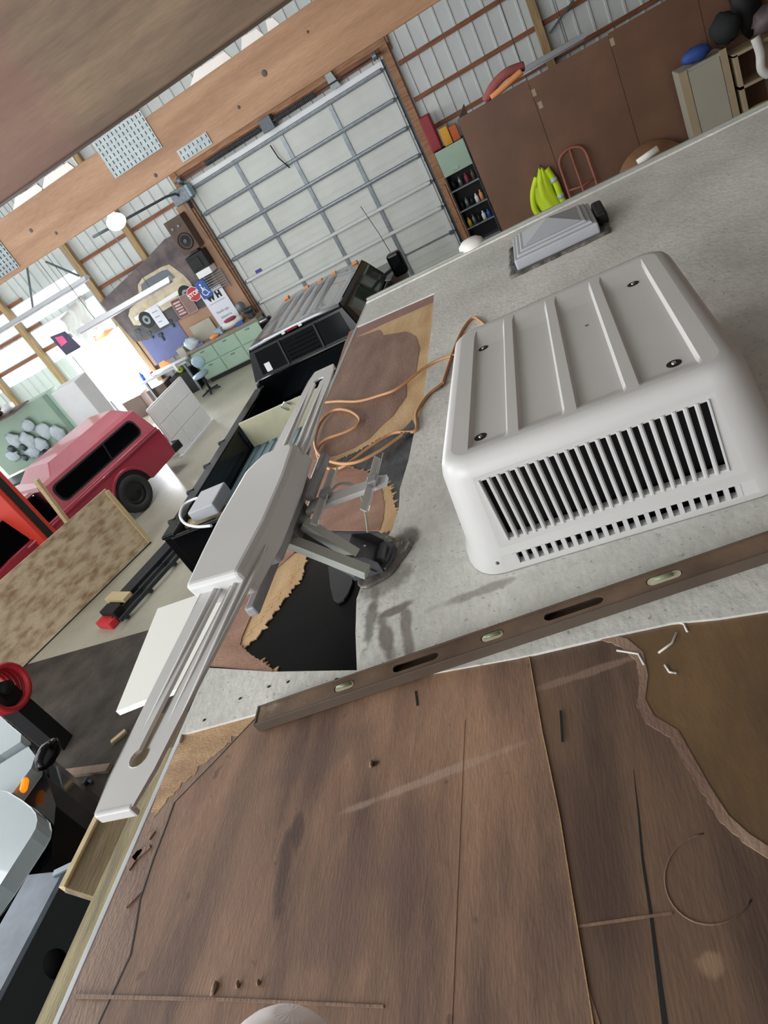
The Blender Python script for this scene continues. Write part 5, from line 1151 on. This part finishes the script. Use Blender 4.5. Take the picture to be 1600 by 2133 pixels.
# stool
sx0, sy0 = -9.5, 15.55
sl = thing('swivel_stool', 'pale blue green swivel stool on dark star base by the green cabinets', 'stool', (sx0, sy0, FZ))
obj('seat', MB().lathe([(0, .0), (.2, .0), (.22, .03), (.21, .09), (0, .1)], (sx0, sy0, FZ+.48)), M['bluegrey'], sl)
obj('backrest', MB().blob((sx0+.05, sy0+.2, FZ+.8), (.2, .05, .17), 0, 1, 14, 8), M['bluegrey'], sl)
obj('column', MB().cyl((sx0, sy0, FZ+.08), (sx0, sy0, FZ+.48), .03), M['black'], sl)
for k in range(5): a = 2*PI*k/5; obj('foot', MB().bar((sx0, sy0, FZ+.09), (sx0+.28*math.cos(a), sy0+.28*math.sin(a), FZ+.04), .04, .04), M['dark_steel'], sl)
# white gridded board standing on the floor
gp = thing('panelled_board', 'large bright white gridded panel standing on the floor behind red pickup', 'panel', (-8.62, 12.5, FZ))
ga, gb = Vector((-8.72, 11.75, 0)), Vector((-8.52, 13.25, 0)); dg_ = (gb-ga).normalized(); ng = Vector((dg_.y, -dg_.x, 0))
GP = Matrix(((dg_.x, 0, ng.x, ga.x), (dg_.y, 0, ng.y, ga.y), (0, 1, 0, FZ), (0, 0, 0, 1)))
obj('board', MB().prism(rrect(.74, .60, .04, .75, .62, 4), -.03, 0, GP), M['white'], gp)
for i in range(3):
    for j in range(3):
        obj('tile_panel', MB().prism([(.06+.46*i, .06+.38*j), (.50+.46*i, .06+.38*j), (.50+.46*i, .42+.38*j), (.06+.46*i, .42+.38*j)], 0, .012, GP), M['white'], gp, bevel=.004)
obj('floor_rail', MB().prism([(-.02, -.0), (1.5, 0), (1.5, .05), (-.02, .05)], -.06, .06, GP), M['white'], gp)
g2 = thing('white_crate', 'low white panelled crate behind the red pickup tail', 'crate', (-8.95, 11.75, FZ))
obj('crate_body', MB().box(-9.35, 12.0, FZ, -8.85, 12.5, FZ+.55), M['white'], g2, bevel=.01)
for j in range(2): obj('crate_panel', MB().box(-8.85, 12.03+.24*j, FZ+.04, -8.84, 12.24+.24*j, FZ+.5), M['white'], g2, bevel=.003)

# left: green wall cabinet with bags, dark bench beneath
lc = thing('wall_cabinet', 'pale green metal cabinet hung with clear plastic bags at left', 'cabinet', (-13.4, 14.6, FZ))
ca, cb = W(-40, 915, Y=14.3), W(86, 815, Y=14.3)
obj('carcass', MB().box(-15.6, 14.3, -3.35, -12.75, 14.75, -1.93), M['green'], lc, bevel=.01)
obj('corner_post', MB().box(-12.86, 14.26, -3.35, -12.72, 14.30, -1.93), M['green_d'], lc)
for i, (x, z) in enumerate(((-14.9, -2.9), (-14.5, -2.55), (-14.15, -2.75), (-13.8, -2.4), (-13.5, -2.7), (-13.2, -2.95), (-14.3, -3.05), (-13.9, -2.98))):
    item('plastic_bag', MB().blob((x, 14.22, z), (.22, .03, .17 + .05*(i % 3)), .2, 20+i, 9, 7), M['clear_bag'], 'clear plastic parts bag on the left green cabinet, %s counted from the left' % ('first', 'second', 'fifth', 'sixth', 'seventh', 'eighth, lowest right', 'third, lowest', 'fourth, low')[i], 'bag', 'plastic bags on the left cabinet')
for i, (x, z) in enumerate(((-14.75, -2.72), (-14.4, -2.82), (-14.6, -3.08))):
    item('black_bag', MB().blob((x, 14.19, z), (.10, .04, .10), .2, 40+i, 10, 7), M['galv_dark'], 'dark parts bag among the clear plastic bags, the %s one' % ('upper left', 'right', 'lowest')[i], 'bag', 'dark bags on the left cabinet')
item('white_locker', MB().box(-12.68, 14.35, FZ, -11.85, 14.95, -2.0), M['white'], 'bright white locker cabinet right of the left green cabinet', 'locker', bevel=.02)
lb2 = thing('dark_bench', 'dark low bench heaped with parts under the left green cabinet', 'bench', (-13.2, 13.7, FZ))
obj('benchtop', MB().box(-15.6, 13.4, FZ+.55, -11.3, 14.2, FZ+.62), M['dark_steel'], lb2, bevel=.01)
for x in (-15.4, -13.6, -11.4): obj('leg', MB().box(x-.04, 13.45, FZ, x+.04, 13.53, FZ+.55), M['black'], lb2)
item('yellow_bag', MB().blob((-13.0, 13.6, FZ+.76), (.22, .14, .14), .22, 51, 10, 7), M['yellow'], 'bright yellow bag on the dark bench', 'bag')
for i, (x, m_, lab) in enumerate(((-12.55, 'pegboard_blue', 'blue violet folded tarp on the dark bench'), (-12.05, 'bluegrey', 'pale blue crumpled sheet on the dark bench'), (-13.6, 'dark_steel', 'dark grey parts heap at left on the dark bench'), (-11.55, 'green_d', 'dark green bag off the right end of the dark bench'))):
    item('heap', MB().blob((x, 13.8, FZ+.63+(.12+.03*i)*.93), (.19, .16, .12+.03*i), .15, 60+i, 11, 7), M[m_], lab, 'bundle')
# left upper shelf with grey cloth heap
sh = obj('shelf_plank', MB().box(-16.2, 13.6, -1.90, -13.3, 14.3, -1.86), M['wood_dark']); tag(sh, 'brown shelf plank over the left green cabinet', 'shelf')
for i, (x, s_, m_, lab) in enumerate(((-14.05, .26, 'wood_dark', 'dark brown bundle on the upper left shelf'), (-14.65, .28, 'clear_bag', 'pale wrapped bundle on the upper left shelf'), (-13.6, .14, 'white', 'small white bundle at the shelf end'), (-15.35, .34, 'wood_dark', 'brown sack at the far left on the shelf'))):
    item('bundle', MB().blob((x, 13.9, -1.855+s_*.78), (s_, .2, s_*.75), .12, 70+i, 12, 8), M[m_], lab, 'bundle')

# ================================================================ right of the garage door
sv = thing('storage_shelf', 'black steel shelf unit with green top door between door and partition', 'shelf unit', (-1.78, 16.6, FZ))
SX0, SX1 = -2.06, -1.40
obj('back', MB().box(SX0, 16.84, FZ, SX1, 16.86, -1.68), M['black'], sv)
for x in (SX0, SX1-.02): obj('side_panel', MB().box(x, 16.45, FZ, x+.02, 16.84, -1.68), M['dark_steel'], sv)
obj('green_door', MB().box(SX0, 16.42, -2.22, SX1, 16.46, -1.68), M['green'], sv, bevel=.008)
obj('door_handle', MB().box(-1.85, 16.40, -2.16, -1.7, 16.42, -2.13), M['chrome'], sv)
for z in (-2.54, -3.0, -3.40, -3.75): obj('shelf', MB().box(SX0, 16.44, z-.03, SX1, 16.84, z), M['galv'], sv)
rc = random.Random(5)
cols = ['black', 'maroon', 'white', 'sign_blue', 'wood_dark', 'orange', 'yellow', 'galv']
names = {'black': 'black', 'maroon': 'maroon', 'white': 'white', 'sign_blue': 'blue', 'wood_dark': 'brown', 'orange': 'orange', 'yellow': 'yellow', 'galv': 'silver'}
lay = [(-2.54, ['black', 'galv', 'maroon', 'wood_dark']), (-3.0, ['black', 'galv', 'black', 'white', 'orange']), (-3.40, ['yellow', 'galv', 'black', 'white', 'sign_blue'])]
for k, (z, cs) in enumerate(lay):
    for i, c in enumerate(cs):
        x = SX0 + .1 + (SX1-SX0-.2)*i/(len(cs)-1); h = .16 + .06*rc.random()
        item('supply_bottle', MB().lathe([(0, 0), (.045, 0), (.045, h*.65), (.018, h*.8), (.018, h), (0, h)], (x, 16.56, z)), M[c], '%s supply bottle on the %s shelf of the black shelf unit, %s' % (names[c], ('upper', 'middle', 'lower')[k], ('leftmost', 'second from left', 'third from left', 'fourth from left', 'rightmost')[i]), 'bottle', '%s bottles on the %s shelf' % (names[c], ('upper', 'middle', 'lower')[k]))
for i, x in enumerate((-1.92, -1.6)):
    item('fuel_can', MB().box(x-.13, 16.5, FZ, x+.13, 16.78, FZ+.22 if False else -3.79), M['maroon' if i == 0 else 'sign_red'], ['dark red can at the left on the shelf unit floor', 'brighter red can at the right on the shelf unit floor'][i], 'can', bevel=.03)
item('red_case', MB().box(-2.10, 16.5, -1.675, -1.86, 16.8, -.95), mat('dark_red_case', rgb(150, 32, 44), .5), 'tall dark red case standing on top of the shelf unit', 'case', bevel=.03)
item('yellow_carton', MB().box(-1.80, 16.5, -1.675, -1.62, 16.7, -1.32), mat('yellow_carton', rgb(222, 160, 40), .6), 'yellow carton on top of the shelf unit, left one', 'carton', bevel=.006)
item('orange_carton', MB().box(-1.60, 16.52, -1.675, -1.44, 16.7, -1.38), mat('amber_red_carton', rgb(196, 96, 44), .6), 'orange red carton on the shelf unit nearest the partition', 'carton', bevel=.006)
# two timber uprights beside the door track
for i, (x, lab) in enumerate(((-2.12, 'timber upright beside the black shelf unit'),)):
    item('timber_upright', MB().box(x-.035, 16.2, FZ, x+.035, 16.32, -2.3), M['lumber'], lab, 'timber', bevel=.004)
# hardboard partition
pt_ = thing('partition', 'tall brown hardboard partition wall behind the motorhome', 'partition', (.6, 12.7, FZ))
YP = 12.6; xb = [-1.05, .13, 1.37, 2.60, 3.83, 5.05]
for i in range(5): obj('hardboard_panel', MB().box(xb[i]+.004, YP, FZ, xb[i+1]-.004, YP+.012, -1.01 - .02*(i % 2)), M['hardboard'], pt_)
for x in xb[1:-1]: obj('stud', MB().box(x-.03, YP+.013, FZ, x+.03, YP+.06, -1.1), M['wood_dark'], pt_)
obj('frame', MB().box(-1.05, YP+.014, -1.09, 5.05, YP+.06, -1.04).box(-1.05, YP+.014, FZ, -1.0, YP+.06, -1.04), M['lumber'], pt_)
obj('partition_side', MB().box(-1.05, YP+.014, FZ, -1.038, YP+2.6, -1.04), M['hardboard'], pt_)
for (x, z) in ((.16, -1.22), (.19, -1.42), (1.40, -1.14)): obj('tape_scrap', MB().box(x-.03, YP-.004, z-.05, x+.03, YP-.001, z+.05), M['tan_crate'], pt_)
# folded cloths on the top of the partition
item('red_blanket', MB().tube(smooth([(-.55, YP+.25, -1.0), (-.35, YP+.2, -.86), (-.1, YP+.2, -.80), (.15, YP+.25, -.84)]), .07, 8), mat('dusty_red_blanket', rgb(168, 92, 90), .8), 'folded dusty red blanket on top of the partition', 'blanket')
item('tan_blanket', MB().tube(smooth([(-.45, YP+.15, -1.0), (-.15, YP+.12, -.93), (.1, YP+.12, -.88)]), .05, 8), M['orange'], 'tan folded cloth below the red blanket on the partition', 'blanket')
# hand truck, jacket, disc
htx = .38
ht = thing('hand_truck', 'rusty red tubular hand truck leaning against the partition', 'hand truck', (htx, 12.3, FZ))
zt3 = -2.2
def hpt(u, z): return Vector((htx+u, 12.18+.34*(z-FZ)/(zt3-FZ), z))
obj('frame_tube', MB().tube(smooth([hpt(-.22, FZ+.1), hpt(-.22, -2.6), hpt(-.2, -2.3), hpt(-.08, zt3), hpt(.08, zt3), hpt(.2, -2.3), hpt(.22, -2.6), hpt(.22, FZ+.1)]), .022, 8), M['rust'], ht)
obj('centre_tube', MB().tube([hpt(0, FZ+.1), hpt(0, zt3)], .018, 8), M['rust'], ht)
for z in (-2.75, -3.2, -3.7): obj('cross_tube', MB().tube([hpt(-.22, z), hpt(0, z-.03), hpt(.22, z)], .016, 8), M['rust'], ht)
obj('nose_plate', MB().box(htx-.24, 11.98, FZ+.01, htx+.24, 12.2, FZ+.03), M['rust'], ht)
for u in (-.28, .28): obj('wheel', MB().lathe([(0, -.03), (.1, -.03), (.12, 0), (.1, .03), (0, .03)], (htx+u, 12.3, FZ+.12), (1, 0, 0)), M['rubber'], ht)
jk = thing('hi_vis_jacket', 'bright yellow high visibility jacket with reflective bands on the partition', 'jacket', (-.16, 12.5, -2.9))
grid = []
JL = [(-.03, .04, -2.25), (-.16, .08, -2.42), (-.25, .08, -2.65), (-.22, .1, -2.85), (-.12, .13, -3.05), (-.10, .12, -3.2)]
rj = random.Random(2)
for (a, b, z) in JL:
    grid.append([Vector((-.12 + a + (b-a)*j/8 + 0, YP-.10 - .05*math.sin(PI*j/8) - .02*math.sin(j*2.1+z*7), z + .02*math.sin(j*1.5))) for j in range(9)])
obj('body', MB().sheet(grid), M['hivis'], jk, solid=.012)
obj('sleeve', MB().tube(smooth([(-.22, YP-.08, -2.35), (-.36, YP-.1, -2.55), (-.42, YP-.1, -2.78), (-.38, YP-.09, -2.95)]), [.05]*18+[.04]*1, 8), M['hivis'], jk)
obj('sleeve', MB().tube(smooth([(-.04, YP-.1, -2.3), (.02, YP-.12, -2.55), (.03, YP-.12, -2.8), (.06, YP-.1, -3.05)]), .055, 8), M['hivis'], jk)
for z, x in ((-2.5, .01), (-2.78, .03), (-2.95, .05)): obj('reflective_band', MB().cyl((x, YP-.12, z-.035), (x, YP-.12, z+.035), .06, n=10), M['refl'], jk)
obj('hook', MB().cyl((-.12, YP-.08, -2.24), (-.12, YP-.002, -2.22), .01, n=6), M['galv'], jk)
tt_ = thing('tilted_table', 'round brown table tilted against the partition', 'table', (1.42, 12.2, FZ))
obj('leg', MB().cyl((1.42, 12.3, FZ), (1.42, 12.26, -3.15), .05).box(1.1, 12.1, FZ, 1.74, 12.5, FZ+.05), M['wood_dark'], tt_)
obj('round_top', MB().lathe([(0, -.015), (.56, -.015), (.56, .015), (0, .015)], (1.42, 12.2, -3.12), (0, -.85, .5), 30), mat('faded_brown_disc', rgb(150, 112, 82), .5), tt_)
item('cream_roll', MB().cyl((1.2, 11.9, -2.72), (1.52, 11.9, -2.66), .05, n=10), M['cream'], 'small cream roll lying on the round table top', 'roll')
# right corner: beige cabinet, heap of clothes, crates
bg = thing('beige_cabinet', 'tall beige cabinet at the right end of the brown partition', 'cabinet', (2.5, 12.2, FZ))
obj('carcass', MB().box(2.04, 12.0, FZ, 2.66, 12.5, -1.88), M['beige'], bg, bevel=.01)
obj('face_stile', MB().box(2.03, 11.975, FZ, 2.14, 12.0, -1.88), M['tan_crate'], bg)
obj('face_stile', MB().box(2.58, 11.975, FZ, 2.67, 12.0, -1.86), M['tan_crate'], bg)
obj('door', MB().box(2.15, 11.98, FZ+.05, 2.57, 12.0, -1.92), M['beige'], bg)
cr = thing('tan_crates', 'open tan wooden shelving unit in the top right corner', 'shelf unit', (3.1, 12.2, FZ))
for x in (2.72, 3.16, 3.6): obj('upright', MB().box(x, 11.9, FZ, x+.05, 12.4, -2.0), M['tan_crate'], cr)
for z in (-3.1, -2.45, -2.02): obj('board', MB().box(2.72, 11.9, z, 3.65, 12.4, z+.04), M['tan_crate'], cr)
item('yellow_rope', MB().tube([(2.9+.12*math.cos(t)+.02*math.sin(3*t), 11.85+.08*math.sin(t), -2.85+.005*t) for t in [i*.4 for i in range(60)]], .02, 6), mat('dirty_yellow_rope', rgb(168, 152, 56), .8), 'coil of dirty yellow rope on the tan shelving', 'rope')
item('blue_cloth', MB().blob((2.34, 12.15, -1.775), (.20, .15, .10), .12, 81, 12, 7), M['blue_cloth'], 'deep blue cloth heap on top of the beige cabinet', 'cloth')
item('dark_jacket', MB().blob((2.76, 12.2, -1.66), (.19, .16, .2), .15, 82, 12, 8), mat('dark_green_black_cloth', rgb(34, 40, 40), .8), 'dark green black jacket heap behind the blue cloth', 'cloth')
item('black_coat', MB().blob((3.12, 12.42, -1.45), (.2, .12, .5), .12, 83, 12, 9), M['black'], 'black coat standing high at the top right corner', 'coat')
item('white_towel', MB().tube(smooth([(3.0, 11.84, -1.9), (3.02, 11.82, -2.1), (3.0, 11.82, -2.3), (3.08, 11.84, -2.42)]), .06, 8), M['cloth_white'], 'pale towel hanging down over the tan shelving', 'towel')
item('grey_tarp', MB().blob((3.3, 12.0, -1.78), (.3, .2, .16), .2, 84, 12, 7), M['banner'], 'grey bundled tarp on the tan shelving top', 'tarp')

# ================================================================ the photographer's fingertip at the bottom edge
base_p = (rt*((560-800)/F) + dn*((2420-1066)/F) + fw)*.085
tip_p = (rt*((600-800)/F) + dn*((2150-1066)/F) + fw)*.088
dd = (tip_p-base_p).normalized()
fg = thing('fingertip', 'pale pink fingertip close to the lens at the bottom edge', 'finger', base_p)
pts = [base_p - dd*.02, base_p, base_p+dd*.006, tip_p-dd*.006, tip_p-dd*.002, tip_p+dd*.001, tip_p+dd*.0025]
obj('finger', MB().tube(pts, [.0095, .0095, .0097, .0094, .0080, .0054, .002], 18), M['skin'], fg, sub=1)
up_ = -fw
nl = tip_p - dd*.003 + up_*.0088 + Vector((0, 0, 0))
obj('nail', MB().blob(nl, (.004, .004, .0012), 0, 1, 12, 6), M['nail'], fg)
